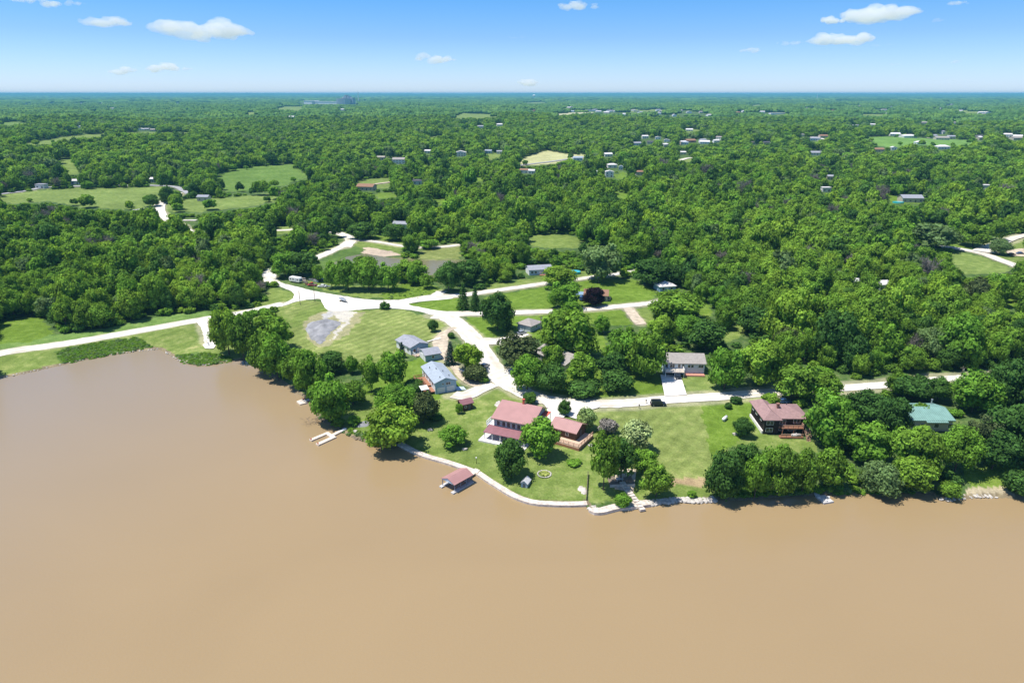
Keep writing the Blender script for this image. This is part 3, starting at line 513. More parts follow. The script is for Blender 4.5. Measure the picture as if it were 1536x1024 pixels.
# ------------------------------------------------------------------ trees
ICO = {}
def ico(sub):
    if sub not in ICO:
        bm = bmesh.new(); bmesh.ops.create_icosphere(bm, subdivisions=sub, radius=1)
        ICO[sub] = (np.array([v.co[:] for v in bm.verts]), np.array([[x.index for x in f.verts] for f in bm.faces])); bm.free()
    return ICO[sub]
def rdir(rng, n):
    v = rng.normal(size=(n, 3)); return v / np.linalg.norm(v, axis=1)[:, None]
def crown_mesh(name, seed, m, nl=34, per=110, leaf=.045, rad=(.5, .5, .46), cz=.50, lob=(.12, .22), low=-.8, core=True, shape=None, spread=.66, ragged=.25, stretch=1):
    rng = np.random.default_rng(seed); V = []; Fq = []; T = []; nv = 0; rad = np.array(rad)
    ds = []
    while len(ds) < nl:
        d = rdir(rng, 1)[0]
        if d[2] < low: continue
        if ds and max(np.dot(d, e) for e in ds) > 1 - 1.5 / nl and rng.random() < .8: continue
        ds.append(d)
    C = []
    for i, d in enumerate(ds):
        k = spread * rng.uniform(1 - ragged, 1 + ragged * .45); c = d * rad * k
        if shape: c[:2] *= shape(d[2])
        C.append((c, rng.uniform(*lob)))
    for i in range(nl // 5): C.append((rdir(rng, 1)[0] * rad * .3, .2))
    for i, (c, r) in enumerate(C):
        tint = rng.uniform(0, 1); base = c + np.array([0, 0, cz])
        d = rdir(rng, per); outw = c / (np.linalg.norm(c) + 1e-6)
        d = d + outw * .55; d /= np.linalg.norm(d, axis=1)[:, None]
        rs = r * rng.uniform(.62, 1.12, per)[:, None]; lump = 1 + .22 * np.sin(d[:, :1] * 9 + i) * np.cos(d[:, 1:2] * 8 + i * 2)
        p = base + d * rs * lump * np.array([1, 1, .82 * stretch])
        nrm = d + rng.normal(size=(per, 3)) * .38; nrm[:, 2] += .15; nrm /= np.linalg.norm(nrm, axis=1)[:, None]
        a = np.cross(nrm, rdir(rng, per)); a /= np.linalg.norm(a, axis=1)[:, None] + 1e-9; b = np.cross(nrm, a)
        s1 = (leaf * rng.uniform(.55, 1.35, per))[:, None]; s2 = (leaf * rng.uniform(.4, 1.0, per))[:, None]
        q = np.stack([p + a * s1, p + b * s2 + nrm * s1 * .15, p - a * s1 * .8, p - b * s2 * 1.1 + nrm * s1 * .1], 1).reshape(-1, 3)
        V.append(q); Fq.append(np.arange(per * 4).reshape(-1, 4) + nv); nv += per * 4
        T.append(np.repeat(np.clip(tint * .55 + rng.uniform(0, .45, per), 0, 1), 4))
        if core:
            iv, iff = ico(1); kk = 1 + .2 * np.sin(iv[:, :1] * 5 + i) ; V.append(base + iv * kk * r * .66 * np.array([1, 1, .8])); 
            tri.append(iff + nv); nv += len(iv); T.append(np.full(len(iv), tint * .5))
    return V, Fq, T
tri = []
def crown(name, *a, **k):
    global tri; tri = []
    V, Fq, T = crown_mesh(name, *a, **k); V = np.vstack(V); T = np.concatenate(T); Q = np.vstack(Fq)
    me = bpy.data.meshes.new(name); nt_ = sum(len(t) for t in tri); TR = np.vstack(tri) if tri else np.zeros((0, 3), int)
    me.vertices.add(len(V)); me.vertices.foreach_set('co', V.astype(np.float32).ravel())
    li = np.concatenate([Q.ravel(), TR.ravel()]).astype(np.int32); me.loops.add(len(li)); me.loops.foreach_set('vertex_index', li)
    ls = np.concatenate([np.arange(len(Q)) * 4, len(Q) * 4 + np.arange(len(TR)) * 3]).astype(np.int32); lt = np.concatenate([np.full(len(Q), 4), np.full(len(TR), 3)]).astype(np.int32)
    me.polygons.add(len(ls)); me.polygons.foreach_set('loop_start', ls); me.polygons.foreach_set('loop_total', lt); me.update(calc_edges=True)
    at = me.attributes.new('tint', 'FLOAT', 'POINT'); at.data.foreach_set('value', T.astype(np.float32)); me.materials.append(MAT[a[1]]); return me
def conifer(name, seed, m, per=60, leaf=.035, layers=13, wide=.5):
    rng = np.random.default_rng(seed); P = []; N = []; T = []
    for k in range(layers):
        z = .08 + .9 * k / layers; r = wide * (1 - k / layers) ** .85 + .02; nb = max(5, int(15 * (1 - k / layers)) + 3); a0 = rng.uniform(0, 6)
        for j in range(nb):
            an = a0 + j * 6.283 / nb + rng.uniform(-.15, .15); rr = r * rng.uniform(.78, 1.1); tt = rng.random()
            u = rng.uniform(.12, 1, per // 4 + 8) ** .7; p = np.stack([np.cos(an) * rr * u, np.sin(an) * rr * u, z - .07 * u * (1 - k / layers) + rng.normal(size=len(u)) * .008], -1); p[:, :2] += rng.normal(size=(len(u), 2)) * .022
            P.append(p); T.append(np.clip(tt * .6 + rng.uniform(0, .4, len(u)), 0, 1)); q = np.tile([np.cos(an) * .4, np.sin(an) * .4, .9], (len(u), 1)) + rng.normal(size=(len(u), 3)) * .4; N.append(q / np.linalg.norm(q, axis=1)[:, None])
    P = np.vstack(P); N = np.vstack(N); T = np.concatenate(T); n_ = len(P); a = np.cross(N, rdir(rng, n_)); a /= np.linalg.norm(a, axis=1)[:, None]; b = np.cross(N, a)
    s = (leaf * rng.uniform(.6, 1.3, n_))[:, None]; V = np.stack([P + a * s, P + b * s * .7, P - a * s, P - b * s * .7], 1).reshape(-1, 3)
    return np_mesh(name, V, np.arange(n_ * 4).reshape(-1, 4), MAT[m], {'tint': ('FLOAT', np.repeat(T, 4))})
def bare(name, seed, m, n_=26):
    rng = np.random.default_rng(seed); V = []; Fq = []
    def twig(a, b, w):
        d = b - a; q = np.cross(d, rdir(rng, 1)[0]); q /= np.linalg.norm(q) + 1e-9; k = len(V)
        V.extend([a - q * w, a + q * w, b + q * w * .4, b - q * w * .4]); Fq.append([k, k + 1, k + 2, k + 3])
    for i in range(n_):
        d = rdir(rng, 1)[0]; d[2] = abs(d[2]); s = np.array([0, 0, rng.uniform(.25, .5)]); e = s + d * np.array([.42, .42, .5]) * rng.uniform(.6, 1); twig(s, e, .012)
        for j in range(14):
            t = rng.uniform(.35, 1); p = s + (e - s) * t; q = p + (rdir(rng, 1)[0] + d * .8) * .09; twig(p, q, .006)
            for k in range(3): twig(q, q + rdir(rng, 1)[0] * .05, .005)
    return np_mesh(name, np.array(V), np.array(Fq), MAT[m], {'tint': ('FLOAT', rng.random(len(V)))})
TR = {}
sh_round = None
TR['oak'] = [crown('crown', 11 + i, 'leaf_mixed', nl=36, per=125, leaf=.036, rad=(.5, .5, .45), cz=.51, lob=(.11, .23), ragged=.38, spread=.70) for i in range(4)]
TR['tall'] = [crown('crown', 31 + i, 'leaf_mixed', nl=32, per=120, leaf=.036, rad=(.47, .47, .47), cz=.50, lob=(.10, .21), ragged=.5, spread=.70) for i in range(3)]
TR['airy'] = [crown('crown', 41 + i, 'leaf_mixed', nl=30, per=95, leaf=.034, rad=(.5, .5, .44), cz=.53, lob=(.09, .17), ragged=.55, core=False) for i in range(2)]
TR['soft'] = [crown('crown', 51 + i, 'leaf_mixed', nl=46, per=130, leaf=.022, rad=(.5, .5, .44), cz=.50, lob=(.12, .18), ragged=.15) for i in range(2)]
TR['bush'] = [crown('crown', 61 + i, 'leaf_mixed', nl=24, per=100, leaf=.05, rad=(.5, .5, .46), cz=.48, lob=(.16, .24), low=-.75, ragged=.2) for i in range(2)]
TR['spruce'] = [conifer('crown', 71, 'leaf_spruce'), conifer('crown', 72, 'leaf_spruce', wide=.42)]
TR['bare'] = [bare('crown', 81, 'twig_grey'), bare('crown', 82, 'twig_grey', 34)]
def trunk_mesh(name, seed, hgt=.5, r=.022):
    rng = random.Random(seed); b = MB(); b.cone((0, 0, -.03), (0, 0, hgt * .6), r, r * .7, 7)
    for i in range(4):
        a = i * 1.57 + rng.uniform(-.4, .4); b.cone((0, 0, hgt * rng.uniform(.45, .6)), (math.cos(a) * .22, math.sin(a) * .22, hgt * rng.uniform(1.1, 1.5)), r * .55, r * .2, 5)
    b.cone((0, 0, hgt * .55), (.02, .01, hgt * 1.6), r * .7, r * .2, 6)
    return b.mesh(name, 'bark')
TRUNK = {'oak': trunk_mesh('trunk', 1, .4), 'low': trunk_mesh('trunk', 2, .2, .02), 'con': MB().cone((0, 0, -.02), (0, 0, .95), .02, .003, 7).mesh('trunk', 'bark')}
NTREE = 0
TREES = []      # (x, y, radius) of placed individuals
def place(kind, var, m, x, y, w, ht, label, group=None, name=None, cat='tree'):
    global NTREE; NTREE += 1
    z = float(h(np.array([x]), np.array([y]))[0]); nm = name or {'spruce': 'spruce_tree', 'bare': 'bare_tree', 'bush': 'shrub'}.get(kind, 'broadleaf_tree')
    e = empty(nm, (x, y, z - .1), random.uniform(0, 6.28), (w, w, ht)); tag(e, label, cat, group)
    c = bpy.data.objects.new('crown', TR[kind][var % len(TR[kind])]); COL.objects.link(c); c.parent = e
    if m: c.material_slots[0].link = 'OBJECT'; c.material_slots[0].material = MAT[m]
    t = bpy.data.objects.new('trunk', TRUNK[{'spruce': 'con', 'bush': 'low'}.get(kind, 'oak')]); COL.objects.link(t); t.parent = e
    TREES.append((x, y, w / 2)); return e
def tree_box(kind, var, m, x0, y0, x1, y1, label, group=None, **k):
    """individual whose crown fills the photographed outline x0..x1, y0..y1: solve its foot, width and height"""
    cx = (x0 + x1) / 2; dep = PITCH + math.atan((y1 - 512) / F); s = 1024 / (H / math.sin(dep) * math.cos(dep - PITCH))
    w = (x1 - x0) / s; foot = y1 - w * s * .5 * math.sin(dep) * (.55 if kind != 'spruce' else .6)
    if kind == 'bush': foot = y1 - w * s * .5 * math.sin(dep) * .8
    p = G(cx, foot); s = ppm(p); w = (x1 - x0) / s * (1.0 if kind in('spruce', 'bare') else 1.06)
    # height so that the top projects at y0
    lo, hi = 1, 40
    for _ in range(30):
        mid = (lo + hi) / 2; y_ = float(proj(p.x, p.y + w * .18, p.z + mid)[1])
        if y_ > y0: lo = mid
        else: hi = mid
    ht = mid; tops = {'spruce': 1.0}.get(kind, .97); return place(kind, var, m, p.x, p.y, w, ht / tops, label, group, **k)
# ------------------------------------------------------------------ houses
FOOT = []     # (x, y, radius) kept clear of scattered trees
def window(par, u, z, w, hh, face, X0, X1, Y0, Y1, m='white_trim'):
    """frame + pane on a wall: face 'f' (front, -y), 'b', 'l' (-x), 'r' (+x); u measured along the wall"""
    t = .08; f = MB(); p = MB()
    def bx(b, a0, a1, z0, z1, d):
        if face == 'f': b.box(a0, a1, Y0 - d, Y0 + .02, z0, z1)
        elif face == 'b': b.box(a0, a1, Y1 - .02, Y1 + d, z0, z1)
        elif face == 'l': b.box(X0 - d, X0 + .02, a0, a1, z0, z1)
        else: b.box(X1 - .02, X1 + d, a0, a1, z0, z1)
    bx(f, u - w/2 - t, u - w/2, z - t, z + hh + t, .07); bx(f, u + w/2, u + w/2 + t, z - t, z + hh + t, .07); bx(f, u - w/2, u + w/2, z - t, z, .07); bx(f, u - w/2, u + w/2, z + hh, z + hh + t, .07)
    if w > 1.3: bx(f, u - .04, u + .04, z, z + hh, .06)
    fr = f.build('window', m, par); bx(p, u - w/2, u + w/2, z, z + hh, .03); p.build('pane', 'glass', fr); return fr
def door(par, u, z, w, hh, face, X0, X1, Y0, Y1, m='door_panel', name='door'):
    b = MB(); t = .06
    if face == 'f': b.box(u - w/2, u + w/2, Y0 - t, Y0 + .02, z, z + hh)
    elif face == 'r': b.box(X1 - .02, X1 + t, u - w/2, u + w/2, z, z + hh)
    elif face == 'l': b.box(X0 - t, X0 + .02, u - w/2, u + w/2, z, z + hh)
    else: b.box(u - w/2, u + w/2, Y1 - .02, Y1 + t, z, z + hh)
    return b.build(name, m, par)
def gable_roof(L, D, eh, rise, ov=.45, ridge='x', t=.22, X0=0, Y0=0, rp=.5):
    b = MB(); x0, x1, y0, y1 = X0 - ov, X0 + L + ov, Y0 - ov, Y0 + D + ov
    if ridge == 'x':
        ym = y0 + (y1 - y0) * rp; z0 = eh - ov * rise / (D * rp)
        b.slab([(x0, y0, z0 + t), (x1, y0, z0 + t), (x1, ym, eh + rise + t), (x0, ym, eh + rise + t)], t)
        b.slab([(x0, ym, eh + rise + t), (x1, ym, eh + rise + t), (x1, y1, z0 + t), (x0, y1, z0 + t)], t)
    else:
        xm = x0 + (x1 - x0) * rp; z0 = eh - ov * rise / (L * rp)
        b.slab([(x0, y0, z0 + t), (xm, y0, eh + rise + t), (xm, y1, eh + rise + t), (x0, y1, z0 + t)], t)
        b.slab([(xm, y0, eh + rise + t), (x1, y0, z0 + t), (x1, y1, z0 + t), (xm, y1, eh + rise + t)], t)
    return b
def hip_roof(L, D, eh, rise, ov=.5, X0=0, Y0=0):
    x0, x1, y0, y1 = X0 - ov, X0 + L + ov, Y0 - ov, Y0 + D + ov; b = MB(); z = eh
    if L >= D: a = (x0 + (y1 - y0) / 2, (y0 + y1) / 2); c = (x1 - (y1 - y0) / 2, (y0 + y1) / 2)
    else: a = ((x0 + x1) / 2, y0 + (x1 - x0) / 2); c = ((x0 + x1) / 2, y1 - (x1 - x0) / 2)
    V = [(x0,y0,z),(x1,y0,z),(x1,y1,z),(x0,y1,z),(x0,y0,z+.2),(x1,y0,z+.2),(x1,y1,z+.2),(x0,y1,z+.2),(*a,z+rise+.2),(*c,z+rise+.2)]
    S = [(0,3,2,1),(0,1,5,4),(1,2,6,5),(2,3,7,6),(3,0,4,7)]
    S += [(4,5,9,8),(5,6,9),(6,7,8,9),(7,4,8)] if L >= D else [(4,5,8),(5,6,9,8),(6,7,9),(7,4,8,9)]
    return b.add(V, S)
def walls(L, D, eh, rise=0, ridge='x', X0=0, Y0=0, base=-1.0, rp=.5):
    b = MB(); e = eh - .01
    if not rise: return b.box(X0, X0 + L, Y0, Y0 + D, base, e)
    if ridge == 'x': return b.prism([(Y0, base), (Y0 + D, base), (Y0 + D, e), (Y0 + D * rp, eh + rise - .02), (Y0, e)], X0, X0 + L, 'x')
    return b.prism([(X0, base), (X0 + L, base), (X0 + L, e), (X0 + L * rp, eh + rise - .02), (X0, e)], Y0, Y0 + D, 'y')
def site(name, A, B, eh, label, cat, D=8, za=None, group=None):
    """Empty at the front-left corner; x runs along the front A->B, y into the building (pixels of the two front eave corners)"""
    a = G(*A, eh if za is None else za); b = G(*B, eh if za is None else za); L = math.hypot(b.x - a.x, b.y - a.y); rz = math.atan2(b.y - a.y, b.x - a.x)
    z = min(a.z, b.z); e = empty(name, (a.x, a.y, z), rz); tag(e, label, cat, group)
    if name not in ('shaded_house', 'green_roof_house', 'brown_roof_house'): mark([(A[0] - 2, A[1] - 8), (B[0] + 2, B[1] - 8), (B[0] + 2, B[1] + 20), (A[0] - 2, A[1] + 20)], VISH)
    cx = a.x + math.cos(rz) * L / 2 - math.sin(rz) * D / 2; cy = a.y + math.sin(rz) * L / 2 + math.cos(rz) * D / 2
    FOOT.append((cx, cy, math.hypot(L, D) / 2 + .5))
    for q in (.1, .5, .9):
        for w_ in (.1, .5, .9):
            xx_ = a.x + math.cos(rz) * L * q - math.sin(rz) * D * w_; yy_ = a.y + math.sin(rz) * L * q + math.cos(rz) * D * w_
            FOOT.append((xx_, yy_, min(L, D) * .45))
    return e, L
def railing(par, pts, z, m='rail_wood', hh=1.0, name='railing', mids=3):
    b = MB()
    for (x0, y0), (x1, y1) in zip(pts[:-1], pts[1:]):
        Lr = math.hypot(x1 - x0, y1 - y0); n = max(1, int(Lr / 1.5)); b.bar((x0, y0, z + hh), (x1, y1, z + hh), .12)
        for k in range(mids): b.bar((x0, y0, z + .2 + k * .25), (x1, y1, z + .2 + k * .25), .05, .08)
        for i in range(n + 1): b.bar((x0 + (x1 - x0) * i / n, y0 + (y1 - y0) * i / n, z), (x0 + (x1 - x0) * i / n, y0 + (y1 - y0) * i / n, z + hh), .1)
    return b.build(name, m, par)
# 1 --- the red-roofed lake house
e, L = site('lake_house', (741, 625.5), (796.5, 636), 5.5, 'large lake house with pink-red metal roof and maroon porch roof above white patio', 'house', 11.5)
D = 11.3
walls(L, D, 5.5, 2.3, 'x', rp=.62).build('wall', 'grey_siding', e)
r = gable_roof(L, D, 5.5, 2.3, .7, 'x', rp=.62).build('roof', 'red_metal_roof', e)
c = MB(); c.box(L * .52, L * .52 + .55, D * .60, D * .60 + .55, 7.2, 9.3); c.box(L * .52 - .1, L * .52 + .65, D * .6 - .1, D * .6 + .65, 9.3, 9.45); c.build('chimney', 'chimney_red', r)
for u in (1.4, 3.1, 4.6, 6.2, 7.8, 9.4, 11.0): window(e, u, 3.2, 1.0, 1.5, 'f', 0, L, 0, D)
for u in (3.0, 7.5): window(e, u, 3.3, 1.1, 1.2, 'r', 0, L, 0, D)
for u in (2.2, 6.8): window(e, u, 3.2, 1.1, 1.2, 'l', 0, L, 0, D)
for u in (2.2, 5.4, 8.8): door(e, u, .15, 2.0, 2.1, 'f', 0, L, 0, D, 'glass', 'sliding_door')
p = MB(); p.slab([(-1.6, -4.0, 2.35), (L - .2, -4.0, 2.35), (L - .2, -.02, 3.0), (-1.6, -.02, 3.0)], .14); p.build('porch_roof', 'maroon_metal_roof', e)
for k in range(6): MB().box(-1.3 + k * (L + .8) / 5 - .09, -1.3 + k * (L + .8) / 5 + .09, -3.85, -3.67, -.6, 2.25).build('porch_post', 'white_trim', e)
MB().box(-2.6, L + .3, -5.2, -.01, -.8, .14).build('patio', 'concrete', e)
b = MB(); b.bar((-1.6, -1.6, 3.0), (-1.6, 2.4, 3.0), .12); b.box(-2.4, -.02, -.2, 3.2, 2.7, 2.85); b.build('side_balcony', 'white_trim', e)
railing(e, [(-2.35, -.2), (-2.35, 3.1), (-.1, 3.1)], 2.85, 'white_trim')
b = MB(); b.box(L + .02, L + 1.9, D - 3.6, D - .3, 4.9, 5.05); b.bar((L + 1.7, D - 3.4, -.5), (L + 1.7, D - 3.4, 4.9), .18); b.bar((L + 1.7, D - .5, -.5), (L + 1.7, D - .5, 4.9), .18); b.build('entry_canopy', 'chimney_red', e)
# 2 --- brown outbuilding with fenced deck
e, L = site('log_cabin', (826.5, 639), (863.6, 649), 3.4, 'brown log cabin with pink-red roof and railed deck, right of the lake house', 'cabin', 6.2)
D = 6.3
walls(L, D, 3.4, 1.5, 'x').build('wall', 'log_brown', e); gable_roof(L, D, 3.4, 1.5, .45, 'x').build('roof', 'red_metal_roof', e)
for u in (2.6, 5.2): window(e, u, 1.9, .8, .9, 'f', 0, L, 0, D)
door(e, 3.2, 1.0, 1.0, 2.0, 'r', 0, L, 0, D, 'dark_door'); window(e, 3.2, 1.6, .9, .9, 'l', 0, L, 0, D)
MB().box(-.6, L + 2.7, -3.2, -.01, .75, .95).build('deck', 'deck_pale', e); MB().box(L + .01, L + 2.7, -.005, D - .4, .75, .95).build('deck', 'deck_pale', e)
b = MB(); b.box(-.6, L + 2.7, -3.25, -3.19, -.9, .75); b.box(L + 2.69, L + 2.75, -3.19, D - .4, -.9, .75); b.build('deck_skirt', 'deck_wood', e)
railing(e, [(-.5, -3.1), (L + 2.6, -3.1), (L + 2.6, D - .5)], .95)
# 3 --- small brown shed
e, L = site('garden_shed', (692.8, 607), (709, 602.7), 2.3, 'small brown shed with maroon gable roof on the slope below the light blue house', 'shed', 3.3)
D = 3.1
walls(L, D, 2.3, .9, 'x').build('wall', 'log_brown', e); gable_roof(L, D, 2.3, .9, .35, 'x').build('roof', 'maroon_metal_roof', e)
door(e, L * .7, .1, .9, 1.8, 'f', 0, L, 0, D, 'dark_door'); window(e, L * .35, 1.0, .6, .6, 'f', 0, L, 0, D)
MB().box(-.55, -.4, -.5, -.35, -.8, 2.2).build('porch_post', 'white_trim', e)
# 4 --- light blue house
e, L = site('blue_house', (652.5, 574.8), (684, 569.2), 3.9, 'long light blue house with two garage doors in its gable end and a brown deck', 'house', 15)
D = 15.5
walls(L, D, 3.9, 1.3, 'y').build('wall', 'white_siding', e)
MB().prism([(0, -1), (L, -1), (L, 3.88), (L / 2, 5.15), (0, 3.88)], -.05, .0, 'y').build('gable_wall', 'blue_siding', e)
MB().box(L, L + .05, -.05, D, -1, 3.85).build('side_wall', 'blue_siding', e)
r = gable_roof(L, D, 3.9, 1.3, .4, 'y').build('roof', 'blue_grey_shingle', e)
for (x, y) in ((1.6, 11.5), (3, 8.5), (4.6, 6), (5.6, 2.5), (2.2, 1.6)):
    zr = 3.9 + 1.3 * (1 - abs(x - L / 2) / (L / 2)); MB().cone((x, y, zr), (x, y, zr + .75), .14, .14).build('roof_vent', 'dark_roof', r)
for u in (L * .27, L * .73): door(e, u, .1, 2.6, 2.1, 'f', 0, L, -.05, D, 'door_panel', 'garage_door')
window(e, L * .62, 2.75, 1.5, .9, 'f', 0, L, -.05, D); window(e, L * .37, 3.0, .5, .5, 'f', 0, L, -.05, D)
for u in (3, 6, 9.5, 13): window(e, u, 1.9, 1.2, 1.2, 'l', 0, L, 0, D)
for u in (4, 9): window(e, u, 1.9, 1.1, 1.1, 'r', 0, L + .05, 0, D)
b = MB(); b.box(-4.0, -.01, 4.5, 12.5, 1.35, 1.5); b.box(-1.8, -.01, .3, 4.5, .8, .95); b.build('deck', 'deck_wood', e)
railing(e, [(-.1, 12.4), (-3.9, 12.4), (-3.9, 4.6), (-1.8, 4.6)], 1.5, 'deck_wood'); railing(e, [(-1.7, 4.5), (-1.7, .4)], .95, 'rail_wood')
for k in range(5): MB().box(-3.4, -2.2, 4.5 - .3 * (k + 1), 4.5 - .3 * k, -.4, 1.3 - .25 * k).build('stair', 'deck_wood', e)
MB().slab([(-4.6, .2, 2.15), (-2.0, .2, 2.15), (-2.0, 3.2, 2.45), (-4.6, 3.2, 2.45)], .1).build('awning', 'canvas', e)
for x in (-4.5, -2.1):
    for y in (.3, 3.1): MB().bar((x, y, -.8), (x, y, 2.15), .08).build('awning_post', 'white_trim', e)
MB().slab([(L + .1, -.2, .5), (L + 3.2, -.8, .2), (L + 3.2, 2.0, .2), (L + .1, 2.6, .5)], .6).build('ramp', 'pale_blue_siding', e)
# 5 --- white and blue house with its garage
e, L = site('white_house', (615.8, 521.6), (641.8, 515), 2.9, 'white and pale blue bungalow with grey roof at the edge of the mown hill', 'house', 11)
D = 11
walls(L, D, 2.9, 1.2, 'y').build('wall', 'white_siding', e); MB().prism([(0, -1), (L, -1), (L, 2.88), (L / 2, 4.05), (0, 2.88)], -.05, .0, 'y').build('gable_wall', 'blue_siding', e)
r = gable_roof(L, D, 2.9, 1.2, .4, 'y').build('roof', 'grey_shingle', e)
for (x, y) in ((1.9, 7.5), (5.0, 8), (4.8, 3.5)):
    zr = 2.9 + 1.2 * (1 - abs(x - L / 2) / (L / 2)); MB().cone((x, y, zr), (x, y, zr + .7), .12, .12).build('roof_vent', 'white_trim', r)
for u in (2, 5, 8.5): window(e, u, 1.0, 1.0, 1.1, 'l', 0, L, 0, D)
window(e, 1.6, 1.0, 1.0, 1.1, 'f', 0, L, -.05, D); door(e, 3.2, .2, .95, 2.0, 'f', 0, L, -.05, D, 'white_trim')
MB().box(.3, 4.6, -3.2, -.06, .1, .35).build('deck', 'deck_pale', e); railing(e, [(.4, -.2), (.4, -3.1), (4.5, -3.1)], .35, 'white_trim')
e, L = site('detached_garage', (638, 533.3), (661, 529.4), 2.5, 'small blue and white garage between the pale bungalow and the blue-grey spruce', 'garage', 7)
D = 6.8
walls(L, D, 2.5, 1.1, 'x').build('wall', 'blue_siding', e); gable_roof(L, D, 2.5, 1.1, .35, 'x').build('roof', 'grey_shingle', e)
MB().prism([(0, -1), (D, -1), (D, 2.48), (D / 2, 3.55), (0, 2.48)], -.05, 0, 'x').build('gable_wall', 'white_siding', e)
door(e, D * .5, .1, 2.6, 2.1, 'l', -.05, L, 0, D, 'white_trim', 'garage_door'); window(e, L * .5, 1.1, .9, .9, 'f', 0, L, 0, D)
# 6 --- grey hip-roofed garage
e, L = site('hip_garage', (776.5, 484.8), (796.5, 489.8), 2.5, 'low grey-blue garage with hipped grey roof, silver car parked before it', 'garage', 7.5)
D = 7.6
walls(L, D, 2.5).build('wall', 'grey_siding', e); hip_roof(L, D, 2.5, 1.6).build('roof', 'tan_shingle', e)
door(e, L * .33, .05, 2.4, 2.0, 'f', 0, L, 0, D, 'door_panel', 'garage_door'); door(e, L * .76, .05, 2.4, 2.0, 'f', 0, L, 0, D, 'door_panel', 'garage_door'); window(e, D * .5, 1.1, .9, .8, 'r', 0, L, 0, D)
# 7 --- grey house hidden by the big trees
e, L = site('shaded_house', (803, 527), (848, 547), 2.8, 'pale grey roofed house almost hidden under the big trees behind the gravel road', 'house', 11)
D = 10.5
walls(L, D, 2.8, 2.0, 'x').build('wall', 'beige_siding', e); gable_roof(L, D, 2.8, 2.0, .5, 'x').build('roof', 'tan_shingle', e)
for u in (2.5, 6, 10): window(e, u, 1, 1.2, 1.1, 'f', 0, L, 0, D)
door(e, 4.3, .1, 1, 2.0, 'f', 0, L, 0, D, 'dark_door')
# 8 --- brown house behind the purple tree
e, L = site('brown_roof_house', (876.5, 442), (911.5, 443.6), 2.8, 'single-storey house with brown roof behind the dark purple tree', 'house', 8)
D = 8
walls(L, D, 2.8, 1.7, 'x').build('wall', 'beige_siding', e); gable_roof(L, D, 2.8, 1.7, .5, 'x').build('roof', 'brown_roof', e)
for u in (2, 5, 9, 11.5): window(e, u, 1, 1.2, 1.1, 'f', 0, L, 0, D)
door(e, 7, .1, 1, 2.0, 'f', 0, L, 0, D, 'dark_door')
b = MB(); b.box(-4.2, -.02, 1.5, 7, 2.2, 2.35); [b.bar((x, y, -.4), (x, y, 2.2), .1) for x in (-4.1, -.3) for y in (1.6, 6.9)]; b.build('carport', 'blue_siding', e)
# 9 --- long house behind
e, L = site('long_bungalow', (794, 405.3), (828, 403.4), 2.9, 'long pale blue bungalow with grey roof left of the round teal pool', 'house', 8)
D = 8
walls(L, D, 2.9, 1.5, 'x').build('wall', 'pale_blue_siding', e); gable_roof(L, D, 2.9, 1.5, .4, 'x').build('roof', 'grey_shingle', e)
MB().prism([(0, -1), (D, -1), (D, 2.88), (D / 2, 4.35), (0, 2.88)], -.05, 0, 'x').build('gable_wall', 'white_siding', e)
for u in (1.6, 3.6, 8): window(e, u, 1, 1.1, 1.1, 'f', 0, L, 0, D)
door(e, 6, .1, 1, 2.0, 'f', 0, L, 0, D, 'white_trim')
MB().box(5.5, 10.5, -2.4, -.02, .1, .4).build('deck', 'deck_wood', e)
# 10 --- small blue house right
e, L = site('small_blue_house', (990.5, 430.5), (1013.5, 429), 2.6, 'small blue house with pale hipped roof right of the purple tree', 'house', 8)
D = 8
walls(L, D, 2.6).build('wall', 'blue_siding', e); hip_roof(L, D, 2.6, 1.7).build('roof', 'pale_roof', e)
for u in (1.6, 6): window(e, u, 1, 1.1, 1.0, 'f', 0, L, 0, D)
door(e, 3.8, .1, 1, 2.0, 'f', 0, L, 0, D, 'white_trim')
# 11 --- white ranch house with the concrete driveway
e, L = site('ranch_house', (996.3, 543.8), (1057.5, 544.6), 4.2, 'white ranch house with raised front deck at the head of the concrete driveway', 'house', 9)
D = 9; L1 = L * .47
walls(L, D, 4.2, 1.9, 'x').build('wall', 'pale_blue_siding', e); gable_roof(L, D, 4.2, 1.9, .5, 'x').build('roof', 'tan_shingle', e)
for u in (1.0, 2.9, 5.3, 6.6): window(e, u, 2.45, .8 if u != 2.9 else 1.5, 1.25, 'f', 0, L, 0, D, 'white_trim')
for u in (L * .62, L * .70, L * .88, L * .94): window(e, u, 2.6, .8, .95, 'f', 0, L, 0, D)
MB().box(0, L1, -3.6, -.01, 1.95, 2.15).build('deck', 'pale_plank', e); railing(e, [(.06, -.1), (.06, -3.55), (L1 - .06, -3.55), (L1 - .06, -.1)], 2.15, 'white_trim')
for u in (.15, L1 / 2, L1 - .15): MB().box(u - .11, u + .11, -3.5, -3.28, -.5, 1.95).build('deck_post', 'white_trim', e)
for u in (L1 * .27, L1 * .76): door(e, u, .05, 2.7, 1.85, 'f', 0, L, 0, D, 'dark_door', 'garage_door')
b = MB(); b.box(L1 + .4, L - .1, -2.3, -.02, -.5, .55); b.build('raised_bed', 'mulch', e)
